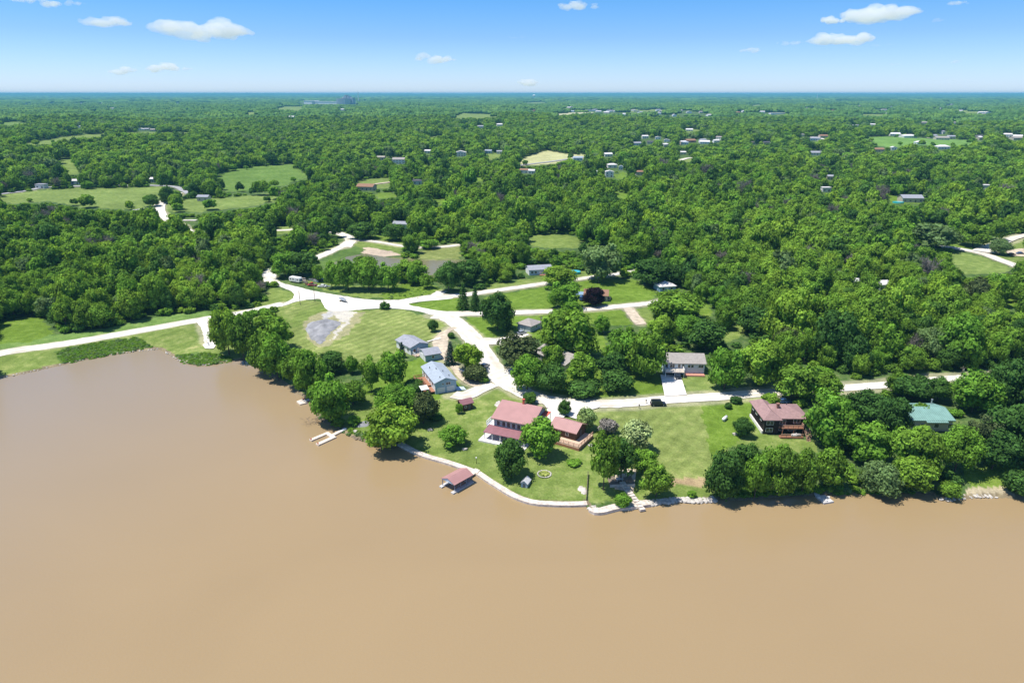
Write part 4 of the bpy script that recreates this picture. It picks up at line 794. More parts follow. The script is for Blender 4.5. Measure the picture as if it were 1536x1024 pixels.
# 12 --- dark house with red shingle roof
e, L = site('dark_house', (1147.5, 629.5), (1213, 630), 4.6, 'dark two-storey house with dusty red hipped roof and wooden balcony toward the lake', 'house', 12)
D = 9.6; W2 = L * .34
walls(L, D, 4.6, X0=0, Y0=1.0).build('wall', 'dark_siding', e)
walls(W2, 11.6, 4.6).build('wing_wall', 'dark_siding', e)
r = hip_roof(L, D - .6, 4.6, 2.0, .55, 0, 1.0).build('roof', 'red_shingle', e); hip_roof(W2, 12.0, 4.6, 1.9, .6).build('wing_roof', 'red_shingle', e)
c = MB(); c.box(W2 + .4, W2 + 1.1, 4.2, 4.9, 5.8, 7.6); c.box(W2 + .3, W2 + 1.2, 4.1, 5.0, 7.6, 7.75); c.build('chimney', 'brick', r)
MB().cone((L * .66, 6.5, 6), (L * .66, 6.5, 7), .14, .14).build('roof_vent', 'dark_roof', r)
for u, z in ((1.6, 3.1), (1.6, .9)): window(e, u, z, 1.9, 1.1, 'f', 0, L, 0, D)
for u, z, w_ in ((5.6, 2.75, 1.6), (9.6, 3.2, 1.8), (5.4, .8, 1.2), (8.6, .8, 2.2)): window(e, u, z, w_, 1.3, 'f', 0, L, 1.0, D)
for u in (3, 7, 10): window(e, u, 3.1, 1.3, .9, 'l', 0, L, 0, D)
MB().box(-.4, -.01, .2, 11.4, -.8, 1.0).build('foundation', 'concrete', e)
MB().box(W2 + .6, L - 1.4, -1.2, .99, 2.35, 2.5).build('balcony', 'deck_wood', e); railing(e, [(W2 + .7, -1.1), (L - 1.5, -1.1), (L - 1.5, .8)], 2.5)
for u in (W2 + .8, W2 + 4, L - 1.6): MB().bar((u, -1.05, -.5), (u, -1.05, 2.4), .16).build('balcony_post', 'deck_wood', e)
MB().box(W2 - .2, L - 1.8, -2.6, -1.2, .1, .35).build('deck', 'deck_wood', e); railing(e, [(W2 - .1, -2.5), (L - 1.9, -2.5)], .35)
b = MB()
for k in range(9): b.box(L - 1.3, L - .2, -1.0 - .32 * (k + 1), -1.0 - .32 * k, 2.3 - .26 * (k + 1) - .1, 2.3 - .26 * (k + 1) + .02)
b.bar((L - 1.3, -1, 3.3), (L - 1.3, -3.9, .95), .1); b.bar((L - .2, -1, 3.3), (L - .2, -3.9, .95), .1); b.build('stairs', 'rail_wood', e)
# 13 --- green metal roof
e, L = site('green_roof_house', (1360, 629.5), (1430, 630), 3.6, 'long house with faded green metal roof showing between the dark lakeside trees', 'house', 11)
D = 11
walls(L, D, 3.6, 1.4, 'x').build('wall', 'beige_siding', e); r = gable_roof(L, D, 3.6, 1.4, .5, 'x').build('roof', 'green_metal_roof', e)
MB().slab([(L * .4, -1.2, 3.38), (L * .86, -1.2, 3.38), (L * .86, 3.5, 4.78), (L * .4, 3.5, 4.78)], .15).build('porch_roof', 'green_metal_roof', e)
for u in (2, 5, 9, 13): window(e, u, 1.2, 1.3, 1.2, 'f', 0, L, 0, D)
c = MB(); c.cone((L - 1, D - 1.2, 4), (L - 1, D - 1.2, 5.6), .2, .2); c.blob((L - 1, D - 1.2, 5.7), (.35, .35, .2), 1, 1, 0); c.build('chimney', 'metal_grey', r)
# 14 --- little playhouse on the lawn
e, L = site('dog_house', (781.5, 722.5), (787, 723.5), 1.5, 'tiny grey playhouse with pale gable roof on the lawn beside the round flower bed', 'playhouse', 2.4)
L = 1.7; D = 2.3
walls(L, D, 1.35, .75, 'y').build('wall', 'grey_siding', e); gable_roof(L, D, 1.35, .75, .2, 'y', .08).build('roof', 'pale_roof', e); door(e, L / 2, .05, .6, 1.1, 'f', 0, L, 0, D, 'dark_door')
# ------------------------------------------------------------------ far houses
def far_house(px, py, w, wall, roof, label, D=None, hgt=3.0, kind='gable', rot=0.0, group=None, name='house', cat='house'):
    p = G(px, py); D = D or w * .6; s = ppm(p); L = w / s; D = D / s if D > 3 else D; D = max(6, min(D, 16))
    e = empty(name, (p.x, p.y, p.z), rot); tag(e, label, cat, group)
    X0 = -L / 2; rise = min(D * .22, 2.4)
    if kind == 'flat':
        MB().box(X0, X0 + L, 0, D, -2, hgt).build('wall', wall, e); MB().box(X0 - .3, X0 + L + .3, -.3, D + .3, hgt, hgt + .5).build('roof', roof, e)
    elif kind == 'hip': walls(L, D, hgt, X0=X0, base=-2).build('wall', wall, e); hip_roof(L, D, hgt, rise, X0=X0).build('roof', roof, e)
    else:
        ax = 'y' if kind == 'end' else 'x'; walls(L, D, hgt, rise, ax, X0=X0, base=-2).build('wall', wall, e); gable_roof(L, D, hgt, rise, .4, ax, X0=X0).build('roof', roof, e)
    if py > 195:
        n_ = max(2, int(L / 4))
        for k in range(n_):
            u = X0 + L * (k + .5) / n_
            if k == n_ // 2: door(e, u, .2, 1.1, 2.1, 'f', X0, X0 + L, 0, D, 'dark_door')
            else: window(e, u, 1.1, 1.4, 1.2, 'f', X0, X0 + L, 0, D)
        if hgt > 4.5:
            for k in range(n_): window(e, X0 + L * (k + .5) / n_, 3.7, 1.2, 1.2, 'f', X0, X0 + L, 0, D)
    FOOT.append((p.x, p.y + D / 2, max(L, D) * .6))
    x0, y0, _ = proj(p.x, p.y, p.z + hgt + rise if kind != 'flat' else p.z + hgt); q = (px - w / 2 - 1, px + w / 2 + 1); mark([(q[0], py + 1.5), (q[1], py + 1.5), (q[1], float(y0)), (q[0], float(y0))], VISH)
    return e
FH = [
 (304,302,17,'beige_siding','grey_shingle','low house with grey roof under trees right of the long left field','gable'),
 (600,344,22,'pale_blue_siding','grey_shingle','grey-roofed house behind the oak north of the upper gravel junction','gable'),
 (626,277,14,'pale_blue_siding','dark_roof','dark-roofed pale house at the bend left of centre','hip'),
 (547,286,26,'beige_siding','brown_roof','long low building with rusty brown roof left of the dark-roofed pale house','gable'),
 (598,246,18,'white_siding','tan_shingle','two-storey white house with tan roof alone on the wooded rise left of centre','gable2'),
 (571,240,12,'beige_siding','tan_shingle','small tan-roofed house left of the two-storey white house','gable'),
 (641,230,9,'white_siding','pale_roof','small pale-roofed cottage in the wood between the white houses','gable'),
 (691,235,16,'white_siding','pale_roof','pale gabled house on the wooded rise left of the dry field','end2'),
 (732,230,10,'pale_blue_siding','blue_grey_shingle','small blue-roofed house above the little pasture','gable'), (749,231,8,'white_siding','grey_shingle','grey-roofed shed beside the small blue-roofed house','gable'),
 (786,260,13,'white_siding','brown_roof','brown-roofed white house below the dry field','gable'), (797,261,9,'white_siding','pale_roof','pale-roofed house beside the brown-roofed one below the dry field','gable'),
 (914,266,12,'white_siding','pale_roof','tall bright white gabled house in a gap of the forest','end2'), (919,252,14,'white_siding','pale_roof','white house with hipped roof just behind the tall white gabled house','hip'),
 (931,255,6,'pale_blue_siding','blue_grey_shingle','tiny blue gabled shed right of the tall white house','end'), (890,262,13,'white_siding','pale_roof','long white low building left of the tall white house','flat'),
 (960,263,12,'beige_siding','brown_roof','brown-roofed house half sunk in trees right of the tall white house','gable'),
 (913,235,12,'white_siding','pale_roof','white house at the right end of the dry field','gable'), (867,241,14,'pale_blue_siding','blue_grey_shingle','blue-roofed long house beside the road at the dry field','gable'),
 (1025,232,9,'white_siding','pale_roof','white house above the curving gravel drive','gable'), (1037,214,15,'brick','brown_roof','red-brown house in the row right of centre','gable'),
 (1057,216,14,'white_siding','pale_roof','white-roofed house at the right end of the row right of centre','gable'), (1075,214,9,'white_siding','pale_roof','small white house just right of the row','gable'),
 (1028,217,11,'pale_blue_siding','blue_grey_shingle','blue-roofed house left in the row right of centre','hip'), (1034,197,10,'white_siding','pale_roof','pale house on a small green plot behind the row','gable'),
 (1000,213,8,'white_siding','pale_roof','white house among trees left of the row','end'), (987,209,8,'white_siding','pale_roof','white gabled house farther left of the row','end'),
 (956,218,12,'pale_blue_siding','grey_shingle','grey house under trees left of the curved drive','gable'), (975,216,9,'beige_siding','dark_roof','dark-roofed house between the grey house and the white gables','gable'),
 (1133,217,10,'beige_siding','tan_shingle','tan house at the left end of the far right street','flat'), (1150,217,9,'beige_siding','dark_roof','dark-roofed house on the far right street','gable'),
 (1369,304,30,'beige_siding','grey_shingle','large grey-roofed house in the right wood beside a turquoise pool','gable'),
 (1240,288,13,'white_siding','pale_roof','white-roofed house lost in the right wood','flat'), (1245,270,9,'beige_siding','grey_shingle','grey roof peeping from the right wood','gable'),
 (1478,284,12,'white_siding','pale_roof','pale roof deep in the wood near the right edge','flat'),
 (1223,211,15,'pale_blue_siding','grey_shingle','grey-roofed house beside the far right street','hip'), (1236,207,12,'beige_siding','brown_roof','tan and brown house behind the grey-roofed street house','gable'), (1200,205,13,'beige_siding','pale_roof','pale house where the far right street starts','flat'),
 (1224,233,16,'white_siding','grey_shingle','grey and white house in the trees below the street','gable'), (1319,228,15,'beige_siding','brown_roof','brown-roofed house below the golf-green pasture','gable'), (1341,225,8,'white_siding','pale_roof','small white house right of the brown-roofed one below the pasture','end'),
 (1343,204,15,'white_siding','pale_roof','white metal-roofed barn at the top of the pasture','gable'), (1366,207,22,'white_siding','pale_roof','long white house at the top of the pasture','hip'),
 (1382,217,14,'white_siding','pale_roof','bright white pavilion roof at the lower edge of the pasture','hip'), (1414,210,19,'beige_siding','tan_shingle','tan house with brick-coloured front right of the pasture','gable'),
 (1416,224,18,'white_siding','pale_roof','white house with bluish roof below the tan house at the right','hip'), (1470,207,10,'beige_siding','dark_roof','dark-roofed house near the right end of the pasture road','gable'), (1528,210,18,'beige_siding','tan_shingle','tan house at the right edge of the picture','gable'),
 (1284,190,12,'white_siding','pale_roof','white shed roof in the trees above the pasture','flat'), (1309,189,8,'white_siding','pale_roof','small pale house right of the white shed above the pasture','gable'),
 (1168,172,26,'white_siding','pale_roof','long pale building on the wooded rise far right of centre','flat'), (1251,168,8,'brick','brown_roof','red-brown roofed house far off right of centre','gable'), (1211,164,7,'beige_siding','pale_roof','pale gable far off left of the red-brown roof','end'),
 (1312,163,8,'white_siding','blue_grey_shingle','blue-roofed shed far off on the right','gable'), (1473,171,9,'white_siding','pale_roof','white barn far off near the right edge','gable'), (1482,171,7,'white_siding','pale_roof','second white barn touching the far barn near the right edge','end'), (1387,186,9,'beige_siding','tan_shingle','tan house far off above the pasture','gable'), (1434,186,8,'white_siding','tan_shingle','small pale house in trees above the tan house','gable'),
 (697,193,14,'white_siding','pale_roof','white building with bright roof above the central wood','flat'), (721,192,9,'pale_blue_siding','grey_shingle','grey-roofed building right of the bright white one above the central wood','gable'), (750,189,9,'white_siding','pale_roof','white shed at the right of the group above the central wood','gable'),
 (861,169,9,'white_siding','blue_grey_shingle','blue-roofed house left in the distant row of homes','gable'), (886,167,15,'white_siding','pale_roof','large white roofed hall in the distant row of homes','flat'), (898,169,8,'white_siding','pale_roof','small white house right of the distant white hall','gable'), (916,168,8,'beige_siding','grey_shingle','grey house mid-row in the distant row of homes','gable'),
 (955,168,9,'beige_siding','pale_roof','beige house in the distant row of homes right of centre','flat'), (974,166,9,'white_siding','pale_roof','tall white house in the distant row of homes','end'), (988,167,7,'white_siding','grey_shingle','grey-roofed house beside the tall white one in the distant row','gable'), (1034,170,8,'white_siding','pale_roof','white house at the right of the distant row','end'), (1054,170,9,'beige_siding','tan_shingle','tan house at the right end of the distant row','gable'), (1106,171,7,'brick','brown_roof','brown house among far trees right of the distant row','gable'), (1144,170,7,'white_siding','pale_roof','pale house among far trees left of the long pale building','gable'),
 (803,168,6,'brick','brown_roof','tiny red-brown house far off above centre','gable'), (1012,175,6,'white_siding','pale_roof','tiny white house below the distant row','end'),
 (113,277,12,'white_siding','pale_roof','white farm building behind dark trees on the left road','gable'), (228,274,6,'pale_blue_siding','pale_roof','small pale shed at the left road','gable'), (60,283,14,'white_siding','grey_shingle','long low white shed at the left road','flat'),
 (211,196,8,'white_siding','pale_roof','white gabled farmhouse on the far left ridge','end'), (219,196,9,'beige_siding','grey_shingle','grey barn in the middle of the far left ridge farm','gable'), (229,197,8,'beige_siding','tan_shingle','brown shed at the right of the far left ridge farm','gable'), (119,192,5,'white_siding','pale_roof','tiny white house among far left trees','end'),
 (143,165,7,'white_siding','pale_roof','small white building on the far left horizon band','gable'), (168,164,9,'white_siding','tan_shingle','pale building right of it on the far left horizon band','gable'),
 (1326,438,16,'white_siding','pale_roof','white building glimpsed through bare trees in the right wood','gable'), (1284,434,12,'beige_siding','pale_roof','cream roof glimpsed left of the white building in the right wood','flat'),
 (437,178,8,'white_siding','pale_roof','white shed left of the factory','gable'), (514,166,11,'white_siding','pale_roof','white barn below the factory','gable'),
 (1508,152,7,'white_siding','pale_roof','white store far off at the right edge','flat'), (1494,151,6,'white_siding','pale_roof','second white store far off at the right edge','flat'), (1375,151,6,'white_siding','pale_roof','white building on the right horizon','flat'),
 (309,152,20,'white_siding','pale_roof','row of white buildings on the left horizon','flat'), (340,152,6,'white_siding','pale_roof','white cube building right of the left horizon row','flat'), (195,152,14,'white_siding','pale_roof','long white building on the left horizon','flat'), (143,146,7,'white_siding','pale_roof','pale block near the left horizon','flat'), (555,148,13,'white_siding','pale_roof','pale hall right of the tall chimney','flat'),
]
for px, py, w_, wa, ro, lab, kd in FH:
    two = kd.endswith('2'); kd = kd.rstrip('2')
    far_house(px, py, w_, wa, ro, lab, kind=kd, hgt=6.0 if two else (3.8 if py > 180 else 6), rot=random.uniform(-.25, .25))
# specks of the far towns: too small to tell apart
rng = random.Random(12)
for (x0, x1, y0, y1, n_, where) in ((20, 300, 147, 160, 13, 'town on the far left horizon'), (850, 1120, 162, 176, 14, 'distant row of homes right of centre'), (1150, 1530, 148, 178, 16, 'scattered homes on the far right horizon'), (560, 840, 143, 150, 7, 'low white sheds on the centre horizon'), (960, 1100, 208, 222, 5, 'row of homes behind the right wood'), (1280, 1530, 196, 212, 6, 'homes along the top of the right pasture')):
    for _ in range(n_): far_house(rng.uniform(x0, x1), rng.uniform(y0, y1), rng.uniform(4, 9) if y1 < 190 else rng.uniform(8, 13), rng.choice(['white_siding', 'beige_siding', 'white_siding']), rng.choice(['pale_roof', 'pale_roof', 'grey_shingle', 'tan_shingle']), f'small pale house, one of the {where}', kind='gable', hgt=5, rot=rng.uniform(-.8, .8), group=where)
# ------------------------------------------------------------------ factory on the horizon
p = G(498, 157); s = ppm(p); e = empty('factory', (p.x, p.y, p.z), -.5); tag(e, 'long white factory hall with grey silos at its right end near the horizon', 'factory')
def X_(px): return (px - 498) / s
MB().box(X_(447), X_(463), -30, 60, -3, 26).build('front_hall', 'white_paint', e); MB().box(X_(463), X_(512), 0, 50, -3, 20).build('hall', 'white_paint', e)
MB().box(X_(447), X_(463), -32, 62, 26, 28).build('roof', 'white_paint', e); MB().box(X_(463), X_(512), -2, 52, 20, 22).build('roof', 'white_paint', e)
for i, (a, b_, z) in enumerate(((513, 516, 46), (517, 519.5, 55), (521, 525, 70), (526, 530, 62), (531, 537, 52))): MB().box(X_(a), X_(b_), 10, 40, -3, z).build('tower_block', 'grey_siding' if i > 1 else 'concrete', e)
for k in range(4): MB().cone((X_(520 + k * 2), -5, -3), (X_(520 + k * 2), -5, 44), 9 / s * 1.0, 9 / s * 1.0, 10).build('silo', 'metal_grey', e)
mark([(445,158),(540,158),(540,148),(445,150)]); FOOT.append((p.x, p.y, 200))
p = G(538, 153); e = empty('chimney_stack', (p.x, p.y, p.z)); tag(e, 'tall thin white chimney stack rising above the horizon by the factory', 'chimney'); MB().cone((0, 0, -3), (0, 0, 92), 5, 3.2, 12).build('shaft', 'concrete', e); MB().cone((0, 0, 92), (0, 0, 96), 4.2, 4.2, 12).build('rim', 'white_trim', e)
p = G(1225, 152); e = empty('radio_tower', (p.x, p.y, p.z)); tag(e, 'slender white tower standing above the far trees on the right', 'tower')
b = MB(); hh = 9.5 / ppm(p); [b.bar((x * 3, y * 3, -2), (x, y, hh), 1.2) for x in (-1, 1) for y in (-1, 1)]; [b.box(-3 + k * .2, 3 - k * .2, -3 + k * .2, 3 - k * .2, k * hh / 9, k * hh / 9 + .8) for k in range(1, 9)]; b.build('lattice', 'white_trim', e); MB().cone((0, 0, hh), (0, 0, hh * 1.15), .8, .3, 6).build('antenna', 'white_trim', e)
p = G(801, 150); e = empty('water_tower', (p.x, p.y, p.z)); tag(e, 'tiny white water tower on the centre horizon', 'water tower'); q = 1 / ppm(p)
MB().blob((0, 0, 6.0 * q), (2.4 * q, 2.4 * q, 1.6 * q), 0, 2, 0).build('tank', 'white_paint', e); b = MB(); b.cone((0, 0, -2), (0, 0, 5 * q), .9 * q, .5 * q, 8); b.build('column', 'white_paint', e)
# ------------------------------------------------------------------ shoreline pieces
def wall_strip(name, pts, width, z0, z1, m, label, cat, inward=0, thick=None):
    W = resample(flat(pts, .4), 1.5); t = np.gradient(W, axis=0); t /= np.linalg.norm(t, axis=1)[:, None]; nn = np.stack([-t[:, 1], t[:, 0]], -1)
    b = MB(); n_ = len(W); A = W + nn * inward; B_ = W + nn * (inward + width)
    vs = [(*A[i], z0) for i in range(n_)] + [(*A[i], z1) for i in range(n_)] + [(*B_[i], z1) for i in range(n_)] + [(*B_[i], z0) for i in range(n_)]
    fs = []
    for i in range(n_ - 1):
        for k in range(4): a0 = k * n_; a1 = ((k + 1) % 4) * n_; fs.append((a0 + i, a0 + i + 1, a1 + i + 1, a1 + i))
    fs += [(0, n_, 2 * n_, 3 * n_), (n_ - 1, 2 * n_ - 1, 3 * n_ - 1, 4 * n_ - 1)]
    o = b.add(vs, fs).build(name, m); tag(o, label, cat); return o
wall_strip('seawall', [(597,666),(621.5,679),(643,687),(664.5,693),(686,700),(707.5,708),(716,711.5),(733,723),(750.5,734),(767.6,744),(787,752),(806,756),(832,757.5),(858,757.8),(881,757)], 1.7, -1.5, .62, 'seawall_stone', 'long curving pale seawall along the lawn in front of the red-roofed house', 'seawall', -.25)
def deck_quad(b, pts, z0, z1):
    W = flat(pts, z1); return b.prism([tuple(p) for p in W], z0, z1, 'z')
def plank_path(b, a, c, w, z0, z1):
    W = flat([a, c], z1); d = W[1] - W[0]; d /= np.linalg.norm(d); n_ = np.array([-d[1], d[0]]) * w / 2
    return b.prism([tuple(W[0] - n_), tuple(W[1] - n_), tuple(W[1] + n_), tuple(W[0] + n_)], z0, z1, 'z')
def thing0(name, label, cat, at): p = flat([at], 0)[0]; e = empty(name, (p[0], p[1], 0)); tag(e, label, cat); return e, Vector((p[0], p[1], 0))
def child_world(b, name, m, e, **k):
    b.v = [(v[0] - e.location.x, v[1] - e.location.y, v[2] - e.location.z) for v in b.v]; return b.build(name, m, e, **k)
e, o = thing0('floating_dock', 'small square floating dock with a gangway under the shore trees on the left', 'dock', (454, 601))
child_world(deck_quad(MB(), [(444.5,601.6),(455,597.6),(461,603.6),(450,606)], -.15, .42), 'platform', 'pale_plank', e); child_world(plank_path(MB(), (457.5,600.5), (471,597.5), 1.1, .25, .38), 'gangway', 'dock_grey', e)
child_world(MB().blob((o.x + .3, o.y + .2, .62), (.3, .3, .22), 2, 1), 'bucket', 'red_paint', e); 
e, o = thing0('finger_dock', 'U-shaped pale wooden finger dock with a gangway to the shore at the left', 'dock', (490, 655))
child_world(plank_path(MB(), (465.5,659.5), (491.5,648.5), 1.15, -.1, .42), 'finger', 'pale_plank', e); child_world(plank_path(MB(), (475.5,666), (502.5,653.8), 1.3, -.1, .42), 'finger', 'pale_plank', e)
child_world(plank_path(MB(), (489.5,648), (499,654.5), 1.2, -.1, .40), 'crosspiece', 'pale_plank', e); child_world(plank_path(MB(), (498,652.4), (511,645.6), 1.2, -.1, .44), 'walkway', 'pale_plank', e); child_world(plank_path(MB(), (510.5,646.2), (519,641.8), 1.0, .3, .55), 'gangway', 'white_trim', e)
for q in ((466.5,658.5),(477,665)): w0 = flat([q], .5)[0]; child_world(MB().cone((w0[0], w0[1], .4), (w0[0], w0[1], .75), .2, .2), 'cleat', 'red_paint', e)
e, o = thing0('tee_dock', 'grey slatted dock sticking out from the dark trees at the right', 'dock', (1237, 747))
child_world(deck_quad(MB(), [(1223,743),(1236,754),(1251,751.6),(1238,742)], -.1, .42), 'platform', 'dock_grey', e); child_world(plank_path(MB(), (1226,742), (1224,736), 1.2, .3, .5), 'gangway', 'dock_grey', e)
for q in ((1229,747),(1240,750.5),(1243,745.5)): w0 = flat([q], .5)[0]; child_world(MB().blob((w0[0], w0[1], .62), (.35, .35, .25), 2, 1), 'cushion', 'canvas', e)
# boathouse
a = G(662.5, 717, 0); a = Vector((*flat([(662.1,716.4)], 2.5)[0], 0)); b_ = Vector((*flat([(681.7,726.5)], 2.5)[0], 0)); L = (b_ - a).length; rz = math.atan2(b_.y - a.y, b_.x - a.x)
e = empty('boathouse', (a.x, a.y, 0), rz); tag(e, 'open boathouse with pink-red gable roof on blue posts standing in the brown water', 'boathouse')
D = 6.6; gable_roof(L, D, 2.35, .95, .12, 'y', .12).build('roof', 'red_metal_roof', e)
MB().prism([(0.05, 2.2), (L - .05, 2.2), (L - .05, 2.36), (L / 2, 3.3), (.05, 2.36)], .02, .1, 'y').build('gable_panel', 'pale_blue_siding', e)
for x in (.15, L - .15):
    for k in range(4): MB().bar((x, .2 + k * (D - .4) / 3, -1), (x, .2 + k * (D - .4) / 3, 2.4), .13).build('post', 'post_blue', e)
MB().box(-.25, .75, -.7, D, -.1, .35).build('side_float', 'dock_grey', e); MB().box(L - .75, L + .25, -.7, D, -.1, .35).build('side_float', 'dock_grey', e); MB().box(.75, L - .75, D - 1, D, -.1, .34).build('rear_float', 'dock_grey', e)
b = MB(); [b.bar((L - .15, .2, z), (L - .15, D - .2, z), .06) for z in (.9, 1.5)]; b.bar((L - .15, .2, .4), (L - .15, D * .5, 2.3), .06); b.bar((.15, .2, 1.5), (.15, D - .2, 1.5), .06); b.build('brace', 'post_blue', e)
MB().box(.9, L - .9, D - .25, D - .1, .35, 2.3).build('back_panel', 'metal_grey', e)
e, o = thing0('jetty', 'wooden jetty with a square landing linking the seawall to the boathouse', 'jetty', (708, 708))
child_world(plank_path(MB(), (699,715.5), (712,706.5), 1.5, .45, .72), 'walkway', 'pale_plank', e); child_world(deck_quad(MB(), [(709.5,706.8),(712.5,701.6),(720,704.6),(715.5,709.8)], .3, .80), 'landing', 'pale_plank', e)
child_world(plank_path(MB(), (701,712), (704,710), .25, -.6, .45), 'pile', 'drift_wood', e)
# riprap (uncountable rocks) and driftwood
def rocks(name, pts, n_, w0, w1, r0, r1, label, m='rock', kind='stuff', seed=3, zz=.1):
    rng = random.Random(seed); W = resample(flat(pts, .2), 1.0); b = MB()
    for i in range(n_):
        k = rng.randrange(1, len(W) - 1); t = W[k + 1] - W[k - 1]; t /= np.linalg.norm(t); q = W[k] + np.array([-t[1], t[0]]) * rng.uniform(w0, w1); r = rng.uniform(r0, r1)
        b.blob((q[0], q[1], zz + rng.uniform(0, .2)), (r, r * rng.uniform(.6, 1), r * .55), i, 1, .3)
    o = b.build(name, m); tag(o, label, 'rocks', kind=kind); return o
rocks('bank_rocks', [(881,759),(892,768.5),(904.5,768),(926,763),(943,762),(960,758.5),(990,754.5),(1020,751),(1046,752),(1078,750)], 430, -.4, 1.6, .3, .9, 'pale broken rocks heaped along the lake edge')
rocks('bank_rocks', [(1406,747),(1421,750.5),(1457,746),(1475,745),(1500,745)], 130, -.2, 1.8, .2, .55, 'pale stones along the shore at the far right')
rocks('bank_rocks', [(245,526),(262,536),(277,543),(300,547),(322,545.5),(345,541)], 110, -.2, 1.6, .2, .5, 'small stones along the dam corner shore', seed=5)
rocks('bank_rocks', [(0,567),(52,556),(115,541),(185,529),(240,523.5)], 120, -.2, 1.0, .15, .4, 'small stones along the foot of the dam', seed=9)
rocks('bank_rocks', [(466,604),(475,618),(480,629),(492,635),(509,641),(530,656.5),(552,662.5),(569,667)], 120, -.1, 1.6, .2, .5, 'stones along the wooded left shore', 'drift_wood', seed=8)
wall_strip('stone_ledge', [(884,765),(892,769.3),(905,768.8),(926,763.4),(944,762),(958,759.5),(975,757)], 2.2, -1, .75, 'seawall_stone', 'curved pale stone ledge on the bank right of the seawall', 'stone ledge', -.3)
rng = random.Random(4); b = MB()
for i in range(46):
    q = flat([(470 + rng.gauss(0, 6), 631 + rng.gauss(0, 1.8))], .1)[0]; an = rng.uniform(0, 6.3); l_ = rng.uniform(.8, 3.2); b.bar((q[0], q[1], -.1), (q[0] + math.cos(an) * l_, q[1] + math.sin(an) * l_, rng.uniform(.0, .6)), .09, .07, 3)
tag(b.build('fallen_branches', 'drift_wood'), 'tangle of drowned grey branches in the water by the left shore', 'branches')
# ------------------------------------------------------------------ rubble pile on the mown hill
P = wobble(Z3([(470,690),(500,655),(560,645),(600,632),(660,645),(692,665),(640,700),(600,745),(560,785),(520,765),(490,735)]), 2, .5)
def heap(name, W, hmax, m, label, cat, bumps=6, seed=1, step=.7):
    lo = W.min(0) - 1; hi = W.max(0) + 1; xs = np.arange(lo[0], hi[0], step); ys = np.arange(lo[1], hi[1], step); X, Y = np.meshgrid(xs, ys, indexing='ij'); ins = inside(X, Y, W); d = segdist(X, Y, W, True) * np.where(ins, 1, -1)
    c = W.mean(0); Zb = h(X, Y); q = np.zeros_like(X)
    for i in range(X.shape[0]):
        for j in range(X.shape[1]):
            if d[i, j] > -1: v = mnoise.noise(Vector((X[i, j] * .22, Y[i, j] * .22, seed))) ; w_ = mnoise.noise(Vector((X[i, j] * 1.1, Y[i, j] * 1.1, seed))); q[i, j] = min(d[i, j] * .45, hmax * (.45 + 1.1 * max(v, -.38))) + w_ * .30
    Zt = Zb + np.where(d > 0, np.maximum(q, .05), -.4); idx = np.arange(X.size).reshape(X.shape); keep = (d > -.9); kf = keep[:-1, :-1] & keep[1:, :-1] & keep[1:, 1:] & keep[:-1, 1:]
    Fq = np.stack([idx[:-1, :-1], idx[1:, :-1], idx[1:, 1:], idx[:-1, 1:]], -1)[kf]
    me = np_mesh(name, np.stack([X, Y, Zt], -1).reshape(-1, 3), Fq, MAT[m]); o = bpy.data.objects.new(name, me); COL.objects.link(o); tag(o, label, cat); return o
heap('gravel_pile', P, 1.5, 'rubble', 'broad grey gravel heap at the edge of the mown hill', 'gravel pile')
P = wobble([(741,608),(744,603),(750,601),(752,606),(747,611)], 1, .2)
heap('stone_heap', P, .35, 'rock', 'small scatter of pale stones on the lawn left of the big red roof', 'stones', step=.4)
heap('stone_heap', wobble([(532,641),(540,633),(552,630),(556,636),(545,641)], 1, .2), .7, 'rubble', 'grey and white debris heap between the shore trees', 'debris heap', step=.5)
heap('stone_heap', wobble([(866,735),(870,728),(878,731),(882,740),(872,741)], 1, .2), .5, 'rock', 'ring of pale stones by the fence end near the lake', 'stones', step=.4)
# ------------------------------------------------------------------ flower bed, steps, fence, mailboxes, poles
p = G(816.5, 711); e = empty('flower_bed', p); tag(e, 'round flower bed edged with stones on the lakeside lawn', 'flower bed')
b = MB(); [b.blob((math.cos(a_) * 1.75, math.sin(a_) * 1.75, .12), (.24, .24, .18), i, 1) for i, a_ in enumerate(np.linspace(0, 6.283, 26, endpoint=False))]; b.build('stone_ring', 'rock', e)
b = MB(); rng = random.Random(2); [b.blob((math.cos(i) * 1.4 * (i % 7) / 7, math.sin(i) * 1.4 * (i % 7) / 7, .15), (.3, .3, rng.uniform(.2, .4)), i, 1, .4) for i in range(40)]; b.build('planting', 'flower_bed', e)
p = G(950, 748); e = empty('garden_steps', p, math.radians(18)); tag(e, 'flight of pale stone steps running down to the lake from the shaded terrace', 'steps')
for k in range(11): MB().box(-.7, .7, -5 + k * 1.05, -4.1 + k * 1.05, -.4, .14 + k * .11).build('step', 'seawall_stone', e)
p = G(931, 722); e = empty('terrace', p, .05); tag(e, 'shaded paved terrace with a low wall under the lakeside trees', 'terrace'); MB().box(-3.2, 3.2, -2.2, 2.6, -.6, .22).build('paving', 'pole_wood', e)
b = MB(); b.box(-3.2, 3.2, -2.45, -2.2, -.6, .6); b.build('low_wall', 'seawall_stone', e); MB().box(-1.2, .6, -.5, .5, .8, .9).build('table_top', 'dock_grey', e); [MB().box(x, x + .12, -.4, .4, .2, .8).build('table_leg', 'dock_grey', e) for x in (-1, .3)]
a, b2 = G(882, 712), G(879.5, 750); e = empty('garden_fence', a); tag(e, 'weathered low fence running down the lawn to the shore', 'fence'); d = b2 - a; b = MB()
for k in range(9): q = d * k / 8; MB().box(q.x - .08, q.x + .08, q.y - .08, q.y + .08, q.z - .5, q.z + 1.1).build('post', 'pole_wood', e)
for z in (.35, .7, 1.0): b.bar((0, 0, z), (d.x, d.y, d.z + z), .06, .14)
